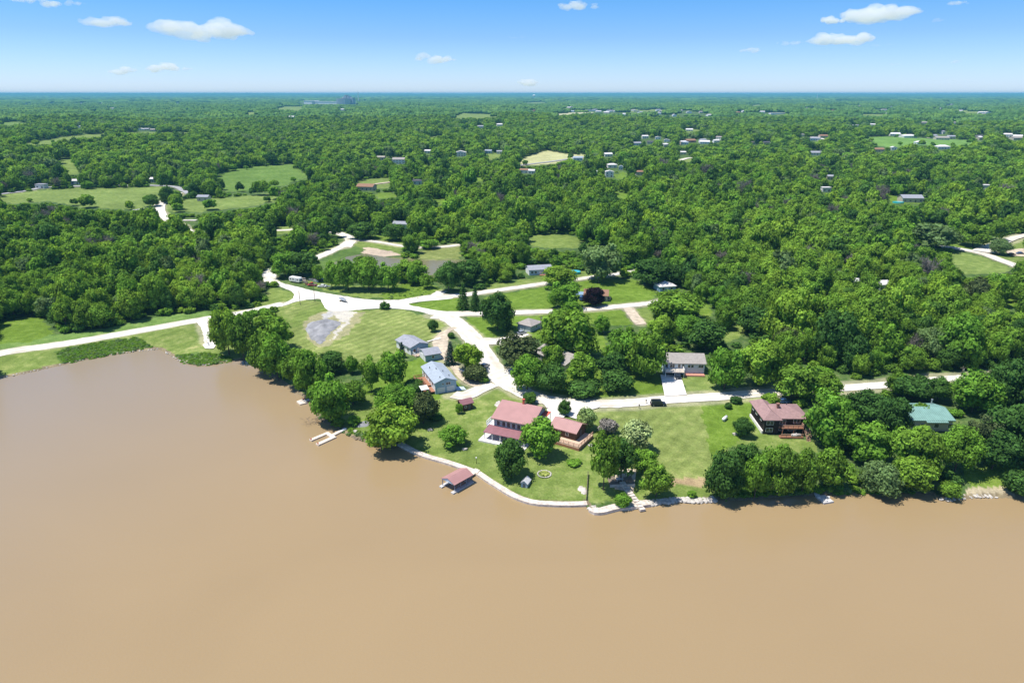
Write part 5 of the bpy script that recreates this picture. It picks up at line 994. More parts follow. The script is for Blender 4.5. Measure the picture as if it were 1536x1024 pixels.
b.build('rail', 'pole_wood', e)
def pole(px, py, top, label, light=False, r=.15):
    p = G(px, py); lo, hi = 1, 40
    for _ in range(25):
        mid = (lo + hi) / 2
        if float(proj(p.x, p.y, p.z + mid)[1]) > top: lo = mid
        else: hi = mid
    e = empty('utility_pole', p); tag(e, label, 'utility pole', 'utility poles'); MB().cone((0, 0, -.5), (0, 0, mid), r, r * .65, 8).build('shaft', 'pole_wood', e)
    if light: MB().box(-1.0, 1.0, -.06, .06, mid - .7, mid - .55).build('crossarm', 'pole_wood', e); MB().cone((.3, -.15, mid - 1.6), (.3, -.15, mid - .9), .2, .2).build('transformer', 'metal_grey', e)
    else: MB().cone((0, 0, mid), (0, 0, mid + .25), .14, .05, 8).build('cap', 'metal_grey', e)
    TREES.append((p.x, p.y, 1)); return e
pole(450.5, 457.5, 436, 'shorter bare pole at the left of the grassy triangle by the gravel yard'); pole(472.5, 452.5, 416, 'tall utility pole with crossarm and transformer beside the gravel yard', True)
pole(811, 499, 473, 'pole standing right of the grey hip-roofed garage', True); pole(898, 425, 392, 'pole behind the dark purple tree', True); pole(657, 424, 411, 'short white post by the spruces beside the pond', False, .2); pole(1441, 567, 549, 'light pole beside the gravel road at the right', True)
def mailbox(px, py, label, m='black_paint'):
    p = G(px, py); e = empty('mailbox', p); tag(e, label, 'mailbox'); MB().box(-.06, .06, -.06, .06, -.3, 1.1).build('post', 'pole_wood', e)
    b = MB(); b.prism([(-.16, 1.1), (.16, 1.1), (.16, 1.3), (.09, 1.42), (-.09, 1.42), (-.16, 1.3)], -.3, .3, 'y'); b.build('box', m, e)
mailbox(969, 605.5, 'dark mailbox on the far edge of the road left of the black SUV'); mailbox(958.5, 612.5, 'dark mailbox on the near verge left of the black SUV')
p = G(714.5, 695); e = empty('garden_statue', p); tag(e, 'small dark post lamp standing on the lawn above the jetty', 'garden lamp'); MB().cone((0, 0, 0), (0, 0, 1.5), .09, .06).build('post', 'black_paint', e); MB().cone((0, 0, 1.5), (0, 0, 1.9), .14, .2).build('lantern', 'lamp_glass', e); e.name = 'garden_lamp'
for px, py, lab in ((1087,630,'white propane tank lying on the bright lawn left of the dark house'), (1193.5,656,'white propane tank below the balcony of the dark house')):
    p = G(px, py); e = empty('propane_tank', p, .9 if px < 1100 else 0); tag(e, lab, 'propane tank'); b = MB(); b.cone((-1.1, 0, .75), (1.1, 0, .75), .48, .48, 14); b.blob((-1.1, 0, .75), (.35, .48, .48), 0, 2, 0); b.blob((1.1, 0, .75), (.35, .48, .48), 0, 2, 0); b.build('tank', 'white_paint', e, smooth=True)
    b = MB(); b.box(-.8, -.6, -.3, .3, -.1, .4); b.box(.6, .8, -.3, .3, -.1, .4); b.build('foot', 'concrete', e); MB().cone((0, 0, 1.2), (0, 0, 1.4), .14, .14).build('cap', 'white_paint', e)
p = G(1102, 652); 
e = empty('garden_boulder', p); e.name = 'boulder'; tag(e, 'pale boulder on the lawn near the lakeside trees left of the dark house', 'boulder'); MB().blob((0, 0, .3), (.8, .5, .5), 3, 2, .3).build('stone', 'rock', e)
for px, py, lab in ((645.5,645.5,'pale boulder on the slope left of the round bush'), (533.5,648,'white boulder on the shore by the finger dock'), (697,674.5,'small pale rock below the round bush'), (886,669,'white boulder on the lawn left of the flowering trees')):
    p = G(px, py); o = MB().blob((0, 0, .25), (.75, .5, .45), px, 2, .3).build('boulder', 'rock'); o.location = p; tag(o, lab, 'boulder')
for px, py, r_, zt, lab, cat in ((863, 410, 2.9, 1.25, 'round teal above-ground pool right of the long bungalow', 'pool'), (1347, 304.5, 4.5, 1.0, 'turquoise pool left of the big grey roof in the right wood', 'pool')):
    p = G(px, py); e = empty('swimming_pool', p); tag(e, lab, cat); MB().cone((0, 0, -.5), (0, 0, zt), r_, r_, 24).build('pool_wall', 'pool_teal', e); MB().cone((0, 0, zt - .1), (0, 0, zt + .02), r_ - .15, r_ - .15, 24).build('water', 'pool_teal', e); FOOT.append((p.x, p.y, r_ + 2))
mark([(856,404),(870,404),(870,412),(856,412)])
# ------------------------------------------------------------------ vehicles
def car(px, py, rz, paint, label, kind='car', suv=False, name='parked_car', group=None, dz=0):
    p = G(px, py); e = empty(name, (p.x, p.y, p.z + .12 + dz), rz); tag(e, label, {'pickup': 'pickup truck'}.get(kind, 'car'), group)
    Lc = 4.9 if (suv or kind == 'pickup') else 4.5; hw = .95; hb = 1.0 if suv else .9; ht = 1.85 if suv else 1.45
    x0, x1 = -Lc / 2, Lc / 2
    b = MB(); b.prism([(x0, .35), (x0 + .05, hb - .1), (x0 + .25, hb), (x1 - 1.2, hb), (x1 - .15, hb - .18), (x1, hb - .4), (x1, .35)], -hw, hw, 'y'); b.build('body', paint, e, bevel=.07)
    if kind == 'pickup':
        c = [(-.55, hb - .02), (-.35, 1.75), (.75, 1.75), (1.3, hb - .02)]; MB().box(x0 + .15, -.7, -hw + .1, hw - .1, hb - .05, hb + .03).build('load_bed', 'dark_roof', e)
    elif suv: c = [(x0 + .1, hb - .02), (x0 + .35, ht - .05), (.85, ht - .05), (1.45, hb - .02)]
    else: c = [(x0 + .5, hb - .02), (x0 + 1.1, ht - .05), (.55, ht - .05), (1.3, hb - .02)]
    MB().prism(c, -hw + .12, hw - .12, 'y').build('windows', 'glass', e, bevel=.05)
    c2 = [(c[1][0] - .03, c[1][1] - .04), (c[1][0] + .03, c[1][1] + .06), (c[2][0] - .03, c[2][1] + .06), (c[2][0] + .03, c[2][1] - .04)]; MB().prism(c2, -hw + .15, hw - .15, 'y').build('roof', paint, e)
    for x in (x0 + .85, x1 - .9):
        for s_ in (-1, 1): w_ = MB().cone((x, s_ * (hw - .16), .34), (x, s_ * (hw + .03), .34), .36, .36, 14).build('wheel', 'tyre', e); MB().cone((x, s_ * (hw + .03), .34), (x, s_ * (hw + .05), .34), .2, .2, 10).build('rim', 'metal_grey', w_)
    for s_ in (-.65, .65): MB().box(x1 - .04, x1 + .02, s_ - .18, s_ + .18, .58, .74).build('headlight', 'lamp_glass', e); MB().box(x0 - .02, x0 + .04, s_ - .16, s_ + .16, .62, .8).build('taillight', 'red_paint', e)
    return e
car(987, 608, .03, 'black_paint', 'black SUV parked on the near verge of the gravel road, facing right', suv=True)
car(1016, 566.5, R(-88), 'black_paint', 'dark car parked nose out below the deck on the concrete driveway', suv=True)
car(782.5, 501, .6, 'silver_paint', 'silver car parked before the grey hip-roofed garage'); car(727, 551, 1.0, 'silver_paint', 'silver car shape in place of dappled tree shade beside the gravel road')  # second car stands in for dappled tree shade on the road
car(483, 431, R(170), 'white_paint', 'white car on the grass right of the red pickup'); car(468.5, 429, R(175), 'red_paint', 'red pickup truck on the grass strip among the scrap', 'pickup')
car(478.5, 420.5, R(15), 'black_paint', 'dark scrap car under the trees behind the red pickup'); car(455.5, 421, R(120), 'tan_paint', 'faded tan wreck in the scrap yard beside the white camper')
car(872.5, 449.5, R(80), 'blue_paint', 'dark blue car parked left of the brown-roofed house', suv=True); car(1517, 383, .1, 'black_paint', 'black car on the dirt pad at the right edge, left one of two'); car(1530, 381.5, .05, 'blue_paint', 'dark blue car on the dirt pad at the right edge, right one of two')
car(261, 301, .4, 'white_paint', 'white truck parked by the lone tree at the left field', 'pickup'); car(1176, 604.5, .1, 'blue_paint', 'dark blue car under the tree behind the dark house')
# camper
p = G(444, 423.5); e = empty('camper_trailer', (p.x, p.y, p.z), R(-28)); tag(e, 'white camper trailer with dark windows at the edge of the scrap yard', 'camper')
MB().prism([(-3.6, .6), (-3.7, 2.2), (-3.2, 3.0), (3.3, 3.0), (3.7, 2.3), (3.5, .6)], -1.2, 1.2, 'y').build('body', 'white_paint', e, bevel=.12)
for u in (-2.4, -.6, 2.3): MB().box(u - .45, u + .45, -1.24, -1.18, 1.6, 2.3).build('window', 'glass', e)
MB().box(.6, 1.3, -1.24, -1.18, .75, 2.5).build('door', 'door_panel', e); MB().box(3.56, 3.68, -.8, .8, 1.4, 2.2).build('window', 'blue_paint', e)
for x in (-.4, .5):
    for s_ in (-1, 1): MB().cone((x, s_ * .95, .36), (x, s_ * 1.18, .36), .36, .36, 12).build('wheel', 'tyre', e)
# covered boat on trailer
p = G(515, 452.5); e = empty('boat_trailer', (p.x, p.y, p.z + .12), R(-48)); tag(e, 'grey covered boat on its trailer standing alone in the gravel yard', 'boat trailer')
b = MB(); st = [(-2.9, .95, .75, 1.5), (-1.5, 1.05, .7, 1.75), (.5, 1.0, .7, 1.8), (2.0, .7, .8, 1.6), (3.0, .12, 1.1, 1.45)]; vs = []
for x, w_, z0, z1 in st: vs += [(x, -w_, (z0 + z1) / 2), (x, -w_ * .5, z0), (x, w_ * .5, z0), (x, w_, (z0 + z1) / 2), (x, w_ * .5, z1), (x, -w_ * .5, z1)]
fs = [(i * 6 + k, i * 6 + (k + 1) % 6, (i + 1) * 6 + (k + 1) % 6, (i + 1) * 6 + k) for i in range(4) for k in range(6)] + [tuple(range(6)), tuple(range(24, 30))[::-1]]
b.add(vs, fs).build('hull', 'silver_paint', e); MB().box(-3.4, 4.2, -.08, .08, .45, .58).build('drawbar', 'metal_grey', e); MB().box(-1.2, -1.0, -1.1, 1.1, .35, .5).build('axle', 'metal_grey', e)
for s_ in (-1, 1): MB().cone((-1.1, s_ * 1.0, .33), (-1.1, s_ * 1.22, .33), .33, .33, 12).build('wheel', 'tyre', e)
# scrap heaps
for i, (px, py, m) in enumerate(((457.5,424.5,'tan_paint'),(461,427,'brown_roof'),(465,421,'silver_paint'),(450,420,'red_shingle'),(489.5,431,'silver_paint'),(471.5,423,'white_trim'))):
    rng = random.Random(i); p = G(px, py); b = MB(); [b.box(x_ := rng.uniform(-1.4, 1), x_ + rng.uniform(.3, 1.2), y_ := rng.uniform(-1, .6), y_ + rng.uniform(.3, 1), -.1, rng.uniform(.4, 1.3)) for _ in range(7)]; o = b.build('scrap_pile', m); o.location = p
    tag(o, ['pile of tan scrap panels beside the camper', 'pile of rusty brown scrap left of the red pickup', 'pile of silver scrap metal behind the red pickup', 'pile of reddish scrap behind the camper', 'grey junk pile right of the white car', 'white appliances heaped behind the red pickup'][i], 'scrap pile')
# pond-side: stone outlet
p = G(313, 518.5); e = empty('valve_stand', p); tag(e, 'grey valve stand on the round gravel pad at the dam corner', 'valve stand'); MB().box(-.9, .9, -.9, .9, -.2, .35).build('slab', 'concrete', e); MB().cone((0, 0, .35), (0, 0, 1.2), .16, .16).build('stem', 'metal_grey', e); MB().cone((-.0, 0, 1.15), (0, 0, 1.22), .4, .4, 12).build('hand_wheel', 'metal_grey', e)
for (a0, b0) in (((606,456),(609,454)),):
    pass
# ------------------------------------------------------------------ individual trees, from their outlines
T_ = [
 ('oak',0,'leaf_mixed',322,456,366,536,'dense green tree at the lake corner beside the gravel pad'),
 ('tall',1,'leaf_mixed',345,462,388,545,'dark tree overhanging the water next to the lake corner tree'),
 ('oak',1,'leaf_mixed',378,466,432,530,'dark rounded tree at the edge of the mown triangle'),
 ('oak',2,'leaf_mixed',375,492,418,566,'leaning shore tree left of the narrow mown strip'),
 ('oak',3,'leaf_bright',395,500,440,575,'bright tree on the left shore below the gravel heap'),
 ('tall',2,'leaf_mixed',425,522,470,585,'green tree on the left shore above the square dock'),
 ('oak',1,'leaf_bright',445,520,488,598,'rounded shore tree just above the square dock'),
 ('oak',0,'leaf_dark',478,524,520,562,'dark tree at the lower edge of the mown hill'),
 ('tall',0,'leaf_bright',468,556,524,640,'large light green tree between the two left docks'),
 ('oak',2,'leaf_mixed',510,565,550,612,'mid green tree behind the large tree between the docks'),
 ('oak',3,'leaf_bright',519,533,538,562,'small young tree alone at the foot of the mown hill'),
 ('airy',0,'leaf_mixed',540,528,574,592,'open tree below the mown hill, left of the spruce tip'),
 ('tall',1,'leaf_bright',565,520,612,590,'leafy tree left of the pale bungalow'),
 ('spruce',1,None,596,510,611,538,'small dark spruce top by the left wall of the pale bungalow'),
 ('soft',0,'leaf_bright',563,566,628,642,'broad feathery vivid green tree left of the light blue house'),
 ('oak',1,'leaf_mixed',554,602,622,683,'big pale green tree at the start of the seawall'),
 ('oak',2,'leaf_brownish',614,582,656,640,'dark purplish tree below the deck of the light blue house'),
 ('bush',0,'leaf_dark',606,568,640,590,'dark shrub left of the deck of the light blue house'),
 ('bush',1,'leaf_bright',661,635,698,674,'round bush alone on the lawn above the seawall'),
 ('oak',3,'leaf_dark',744,655,789,722,'dense dark round tree on the lawn near the round flower bed'),
 ('tall',2,'leaf_bright',780,623,838,690,'leafy tree hiding the right front of the red-roofed house'),
 ('bush',0,'leaf_dark',784,585,805,608,'dark shrub behind the red roof at the gravel road'),
 ('oak',0,'leaf_dark',837,597,856,624,'small dark tree between the two red roofs by the gravel parking'),
 ('oak',2,'blossom',865,606,893,648,'cream-flowering tree right of the brown cabin'),
 ('airy',1,'leaf_mixed',880,642,930,742,'tall airy willow-like tree at the left of the shaded terrace'),
 ('airy',0,'leaf_dark',905,650,957,728,'dark airy tree behind the shaded terrace'),
 ('oak',3,'blossom',928,627,975,682,'large cream-flowering tree behind the shaded terrace'),
 ('tall',0,'leaf_bright',948,668,985,712,'bright tree right of the flowering crown'),
 ('tall',1,'leaf_mixed',960,688,1008,752,'tree right of the garden steps, its shade on the lake'),
 ('bush',1,'leaf_bright',923,738,946,764,'small bush on the stone ledge left of the garden steps'),
 ('bush',0,'twig_grey',896,625,925,655,'sparse grey bush between the cabin and the flowering trees'),
 ('bush',0,'leaf_bright',1031,734,1044,748,'small shrub on the rocky bank below the mown plot'),
 ('bush',0,'leaf_dark',1095,593,1112,607,'dark shrub at the roadside left of the dark house'), ('bush',1,'leaf_dark',1087,602,1097,614,'smaller dark shrub in front of the roadside shrub'),
 ('soft',0,'leaf_dark',1098,622,1130,658,'feathery tree left of the dark house'),
 ('oak',0,'leaf_dark',1058,668,1108,757,'dense dark tree at the left end of the lakeside grove'),
 ('oak',2,'leaf_dark',1095,655,1140,730,'dark round tree behind the left end of the lakeside grove'),
 ('tall',1,'leaf_bright',1112,670,1150,755,'light green tree second in the lakeside grove'),
 ('oak',1,'leaf_mixed',1140,660,1190,752,'dark tree third in the lakeside grove, below the dark house'),
 ('oak',3,'leaf_mixed',1182,672,1222,748,'dark tree just left of the slatted dock'),
 ('tall',0,'leaf_bright',1205,578,1275,678,'tall light green tree right of the dark house'),
 ('tall',2,'leaf_mixed',1218,668,1270,742,'tree standing over the slatted dock'),
 ('oak',2,'leaf_bright',1268,624,1335,700,'broad light tree in the middle of the lakeside grove'),
 ('oak',0,'leaf_pale',1290,688,1346,748,'pale green shore tree right of the slatted dock'),
 ('oak',3,'leaf_mixed',1335,682,1395,743,'dark shore tree right of the pale one'),
 ('oak',1,'leaf_mixed',1338,632,1402,722,'large tree in front of the green metal roof'),
 ('soft',1,'leaf_bright',1400,628,1462,718,'light feathery tree right of the green metal roof\'s front'),
 ('oak',1,'leaf_dark',1268,582,1322,640,'dark tree left of the green metal roof'), ('oak',0,'leaf_dark',1312,590,1360,655,'dark tree touching the left end of the green metal roof'),
 ('oak',2,'leaf_dark',1340,556,1395,604,'dark tree behind the green metal roof by the road'), ('tall',1,'leaf_dark',1385,562,1425,606,'second dark tree behind the green metal roof'),
 ('oak',3,'leaf_bright',1425,555,1490,625,'broad green tree behind the right end of the green metal roof'),
 ('airy',0,'leaf_brownish',1436,615,1490,700,'greyish thinning tree right of the green metal roof'), ('oak',1,'leaf_dark',1480,600,1545,695,'dark tree at the right edge above the shore lawn'), ('tall',2,'leaf_dark',1455,640,1520,712,'dark tree shading the shore lawn at the right'),
 ('bush',0,'leaf_dark',1502,700,1545,748,'dark bush at the right edge of the shore lawn'), ('bush',1,'leaf_mixed',1408,720,1438,750,'bush on the stony shore at the right'),
 ('oak',3,'leaf_mixed',1212,556,1258,604,'round tree hiding the road right of the grey-green tree'),
 ('oak',1,'leaf_mixed',1330,556,1362,596,'small round tree at the roadside above the green metal roof'),
 ('oak',2,'leaf_mixed',1362,600,1392,634,'low tree in front of the left part of the green metal roof'),
 ('tall',0,'leaf_mixed',812,512,846,556,'tree pressed against the grey roof behind the fork'),
 ('oak',0,'leaf_mixed',1163,540,1225,605,'grey-green tree behind the dark house at the road'), ('oak',2,'leaf_bright',1060,512,1112,590,'rounded bright tree right of the ranch house'), ('oak',1,'leaf_mixed',1108,505,1168,585,'tree behind the rounded one right of the ranch house'),
 ('oak',3,'leaf_dark',721,438,771,500,'big dark tree on the bright lawn left of the hip-roofed garage'), ('spruce',0,'leaf_dark',758,455,770,497,'narrow tree against the right side of the big lawn tree'),
 ('tall',0,'leaf_bright',822,418,868,466,'tree in the middle of the lawn left of the purple one'), ('oak',1,'leaf_mixed',816,396,860,432,'tree in front of the long bungalow\'s right end'),
 ('oak',0,'leaf_mixed',813,456,893,543,'huge green tree hiding the pale grey roofed house'), ('oak',2,'leaf_bright',845,448,872,478,'small bright tree above the huge green tree'),
 ('airy',1,'leaf_brownish',738,497,812,562,'spreading dull green tree by the drive of the hip-roofed garage'), ('oak',3,'leaf_bright',768,530,814,590,'bright tree at the road fork below the spreading dull tree'), ('oak',1,'leaf_dark',806,540,848,594,'dark round tree right of the bright one at the road fork'),
 ('tall',2,'leaf_mixed',845,528,895,580,'tree among the roadside trees right of the dark round one'), ('tall',1,'leaf_dark',893,522,938,575,'dark tree behind the two roadside bushes'), 
 ('bush',0,'leaf_dark',849,566,900,600,'wide dark roadside bush above the gravel road'), ('bush',1,'leaf_dark',903,553,948,593,'round dark roadside bush right of the wide one'),
 ('tall',0,'leaf_bright',890,470,915,502,'narrow tree on the lawn right of the huge tree'), ('oak',2,'leaf_bright',905,485,960,560,'large tree left of the ranch house, left one of two'), ('oak',0,'leaf_mixed',940,488,994,572,'large tree left of the ranch house, touching its wall'),
 ('oak',2,'leaf_mixed',975,430,1049,486,'wide tree at the right end of the upper lane'), ('soft',1,'leaf_bright',1002,468,1055,512,'feathery domed tree behind the ranch house'), ('oak',1,'leaf_mixed',972,470,1010,522,'tree left behind the ranch house'), ('oak',3,'leaf_dark',1030,478,1085,530,'dark tree right behind the ranch house'), ('tall',1,'leaf_yellow',978,458,1000,485,'yellow-green small tree at the end of the upper lane'),
 ('oak',0,'leaf_purple',875,428,906,461,'dark purple-leaved round tree in front of the brown-roofed house'),
 ('tall',0,'leaf_pale',871,360,932,425,'tall grey-green cottonwood above the purple tree'), ('oak',1,'leaf_dark',953,384,1012,432,'dark spreading tree left of the small blue house'),
 ('bush',1,'leaf_dark',642,478,657,499,'small round dark bush alone on the mown hill'), ('bush',0,'leaf_dark',671,497,682,508,'low clipped shrub by the looping drive'),
 ('spruce',0,None,665,508,687,549,'blue-grey spruce right of the white garage'), ('tall',1,'leaf_yellow',680,508,727,560,'yellow-green tree in the loop of the drive'), ('bush',0,'leaf_brownish',693,544,731,576,'dull reddish green bush below the yellow-green tree'), ('bush',1,'leaf_bright',720,562,733,576,'small bright bush at the drive mouth'),
 ('spruce',0,'leaf_dark',684,420,706,466,'dark spruce by the lane fork, left of a pair'), ('spruce',1,'leaf_dark',702,425,724,468,'dark spruce by the lane fork, right of a pair'),
 ('tall',2,'leaf_bright',484,392,512,434,'bright tree at the left end of the pond clump'), ('oak',1,'leaf_bright',505,386,540,438,'tree second in the pond clump'), ('oak',3,'leaf_bright',535,388,572,438,'tree third in the pond clump'), ('tall',0,'leaf_bright',565,390,600,438,'tree fourth in the pond clump'), ('oak',0,'leaf_mixed',592,386,640,424,'wide tree at the right end of the pond clump'), ('oak',2,'leaf_mixed',528,380,566,412,'tree at the back of the pond clump'),
 ('airy',0,'leaf_mixed',628,408,654,434,'small open tree right of the pond clump'), ('oak',1,'leaf_dark',656,390,690,440,'dark tree at the right bank of the pond'), ('oak',3,'leaf_dark',682,388,728,430,'dark tree behind the pair of spruces'),
 ('oak',2,'leaf_dark',430,372,478,418,'dark tree over the camper'), ('oak',0,'leaf_bright',408,374,448,418,'tree at the bend behind the gravel yard'), ('bush',0,'leaf_mixed',470,394,486,424,'shrub in the scrap yard'),
 ('oak',1,'leaf_dark',219,291,239,311,'lone round dark tree at the right end of the long field'), ('tall',2,'leaf_dark',242,279,266,306,'second lone tree beside the road by the long field'),
 ('oak',0,'leaf_dark',576,333,611,362,'dark tree in front of the grey-roofed house at the upper junction'), ('bush',0,'leaf_bright',630,357,657,375,'pair-like bush by the upper lane'), ('oak',3,'leaf_dark',524,332,566,360,'dark tree right of the upper gravel junction'), ('soft',1,'leaf_pale',1483,355,1515,384,'silvery round tree beside the road fork at the right'),
 ('tall',1,'leaf_pale',1370,330,1436,378,'silvery green broad tree left of the right-hand road'), ('oak',2,'leaf_mixed',1436,330,1480,372,'tree right of the silvery one by the right-hand road'),
 ('tall',0,'leaf_mixed',1480,325,1506,362,'tree behind the silvery round tree at the right road'),
 ('bush',0,'leaf_bright',610,395,632,430,'bright tree edge right in the pond clump'), ('bush',1,'leaf_dark',752,602,760,612,'small bush at the upper left corner of the red roof'),
 ('bush',1,'leaf_bright',522,622,540,640,'bush on the shore by the finger dock gangway'), ('bush',1,'leaf_mixed',502,625,517,642,'low shrub at the shore above the finger dock'), ('bush',0,'leaf_bright',548,650,575,668,'low shrub on the shore left of the seawall start'),
 ('bush',0,'leaf_bright',683,603,694,622,'shrub hugging the left wall of the small brown shed'), ('bush',1,'leaf_dark',640,618,664,632,'low dark hedge on the slope below the dark purplish tree'),
 ('bush',0,'leaf_bright',850,687,872,700,'low garden shrub in front of the cabin deck'),
]
manual_mask = []
for t in T_:
    e = tree_box(*t)
    wq = (t[5] - t[3]) * .2; hq = (t[6] - t[4]) * .15; mark([(t[3]+wq,t[4]+hq),(t[5]-wq,t[4]+hq),(t[5]-wq,t[6]-hq*1.5),(t[3]+wq,t[6]-hq*1.5)])
# ------------------------------------------------------------------ the woods: candidate sites on a jittered grid
def grid_sites(r0, r1, sp, halfang):
    xm = r1 * math.sin(halfang) + 40; nx = int(2 * xm / sp); ny = int(r1 / sp)
    X, Y = np.meshgrid((np.arange(nx) + .5) * sp - xm, (np.arange(ny) + .5) * sp, indexing='ij'); X = X + (np.arange(ny)[None, :] % 2) * sp * .5
    X = (X + RNG.uniform(-.36, .36, X.shape) * sp).ravel(); Y = (Y + RNG.uniform(-.36, .36, Y.shape) * sp).ravel(); r = np.hypot(X, Y); a = np.abs(np.arctan2(X, Y))
    k = (r >= r0) & (r < r1) & (a < halfang); return X[k], Y[k]
ROADPTS = np.vstack([np.column_stack([L_, np.full(len(L_), w_)]) for L_, w_ in MAIN_ROADS])
def filt(X, Y, W, HT, road_pad=1.0, margin=.2):
    Z = h(X, Y); ok = np.ones(len(X), bool); r = np.hypot(X, Y)
    near = r < 700; ok[near] &= ~(inside(X[near], Y[near], LAKE)) & (segdist(X[near], Y[near], SHORE) > 2.5); ok &= ~inside(X, Y, POND) & ((segdist(X, Y, POND, True) > 3) | (r > 700))
    for i in range(0, len(ROADPTS), 1):
        x, y, hw = ROADPTS[i]; ok &= ((X - x) ** 2 + (Y - y) ** 2) > (hw + road_pad + W * .28) ** 2
    for Wa in AREAS: ok &= ~inside(X, Y, Wa)
    for x, y, q in FOOT: ok &= ((X - x) ** 2 + (Y - y) ** 2) > (q + 1.5 + W * .35) ** 2
    for x, y, q in TREES: ok &= ((X - x) ** 2 + (Y - y) ** 2) > (q * .8 + W * .3) ** 2
    bad = np.zeros(len(X)); tot = 0
    for fx in (-.33, 0, .33):
        for fz in (.3, .6, .93):
            if fx and fz > .9: continue
            px, py, c = proj(X + fx * W, Y, Z + HT * fz); i = np.clip(px, 0, 1535).astype(int); j = np.clip(py, 0, 1023).astype(int); inn = (px >= 0) & (px < 1536) & (py >= 0) & (py < 1024)
            bad += VIS[j, i] & inn; tot += 1; ok &= ~(VISH[j, i] & inn)
    px, py, c = proj(X, Y, Z); i = np.clip(px, 0, 1535).astype(int); j = np.clip(py, 0, 1023).astype(int); inn = (px >= 0) & (px < 1536) & (py >= 0) & (py < 1024)
    ok &= ~((VIS[j, i] | VISH[j, i]) & inn); ok &= bad / tot < margin
    return ok, Z
X, Y = grid_sites(170, 900, 7.6, R(44)); W = RNG.uniform(6, 12.5, len(X)) * np.where(RNG.random(len(X)) < .12, 1.35, 1); HT = W * RNG.uniform(.7, 1.45, len(X)) + 2
ok, Z = filt(X, Y, W, HT, 1.0, .13); X, Y, W, HT, Z = X[ok], Y[ok], W[ok], HT[ok], Z[ok]
px, py, c = proj(X, Y, Z + HT * .7); vis = (px > -12) & (px < 1548) & (py < 1030)
order = np.argsort(np.where(vis, c, 1e9)); near_idx = [i for i in order[:330] if vis[i]][:max(0, 330 - NTREE)]
print('manual', NTREE, 'near forest', len(near_idx), 'rest', len(X) - len(near_idx))
KINDS = ['oak', 'oak', 'oak', 'oak', 'tall', 'tall', 'soft', 'airy', 'bare', 'bush']
MK = {'light': 'leaf_bright', 'dark': 'leaf_dark'}
def region(x, y):
    if x < 330: return 'left', 'wood behind the dam road at the left'
    if x < 480: return 'mid', 'wood between the left lake and the gravel yard'
    if x < 700: return 'pond', 'trees around the pond lane'
    if x < 1060: return 'centre', 'trees behind the ranch house and the upper lanes'
    if x < 1300: return 'right', 'dense wood right of the ranch house'
    return 'far right', 'wood along the right edge above the lakeside grove'
for i in near_idx:
    u = random.random(); kd = 'oak' if u < .5 else 'tall' if u < .72 else 'soft' if u < .8 else 'airy' if u < .9 else 'bare' if (u < .945 and px[i] > 900) else 'oak'
    v = random.random(); m = None if v < .5 else 'leaf_bright' if v < .68 else 'leaf_dark' if v < .9 else 'leaf_yellow' if v < .93 else 'leaf_pale' if v < .97 else 'leaf_brownish'
    if kd == 'bare': m = None
    word = {None: 'mid green', 'leaf_bright': 'bright green', 'leaf_dark': 'dark green', 'leaf_yellow': 'yellow-green', 'leaf_pale': 'pale grey-green', 'leaf_brownish': 'dull brownish green'}[m]
    sh = {'oak': 'round-crowned', 'tall': 'upright', 'soft': 'smooth domed', 'airy': 'thin open', 'bare': 'leafless grey'}[kd]
    if kd == 'bare': word = 'dead'
    rg, text = region(px[i], py[i])
    place(kd, random.randrange(4), m, float(X[i]), float(Y[i]), float(W[i]), float(HT[i]), f'{word} {sh} tree in the {text}', f'{word} {sh} trees, {text}')
rest = np.ones(len(X), bool); rest[near_idx] = False
PTS = [(X[rest], Y[rest], Z[rest], W[rest], HT[rest], 0)]
X, Y = grid_sites(900, 2400, 10.5, R(43)); W = RNG.uniform(8, 17, len(X)); HT = W * RNG.uniform(.55, 1.15, len(X)) + 2; ok, Z = filt(X, Y, W, HT, 0, .25); PTS.append((X[ok], Y[ok], Z[ok], W[ok], HT[ok], 1))
X, Y = grid_sites(2400, 7500, 46, R(42)); W = RNG.uniform(48, 66, len(X)); HT = RNG.uniform(.7, 1.5, len(X)) * 13; ok, Z = filt(X, Y, W * .7, HT, 0, .3); PTS.append((X[ok], Y[ok], Z[ok], W[ok], HT[ok], 2))
X, Y = grid_sites(7500, 29000, 270, R(42)); W = RNG.uniform(250, 480, len(X)); HT = RNG.uniform(.6, 1.6, len(X)) * 20; Z = h(X, Y); k = RNG.random(len(X)) < .8; PTS.append((X[k], Y[k], Z[k], W[k], HT[k], 2))
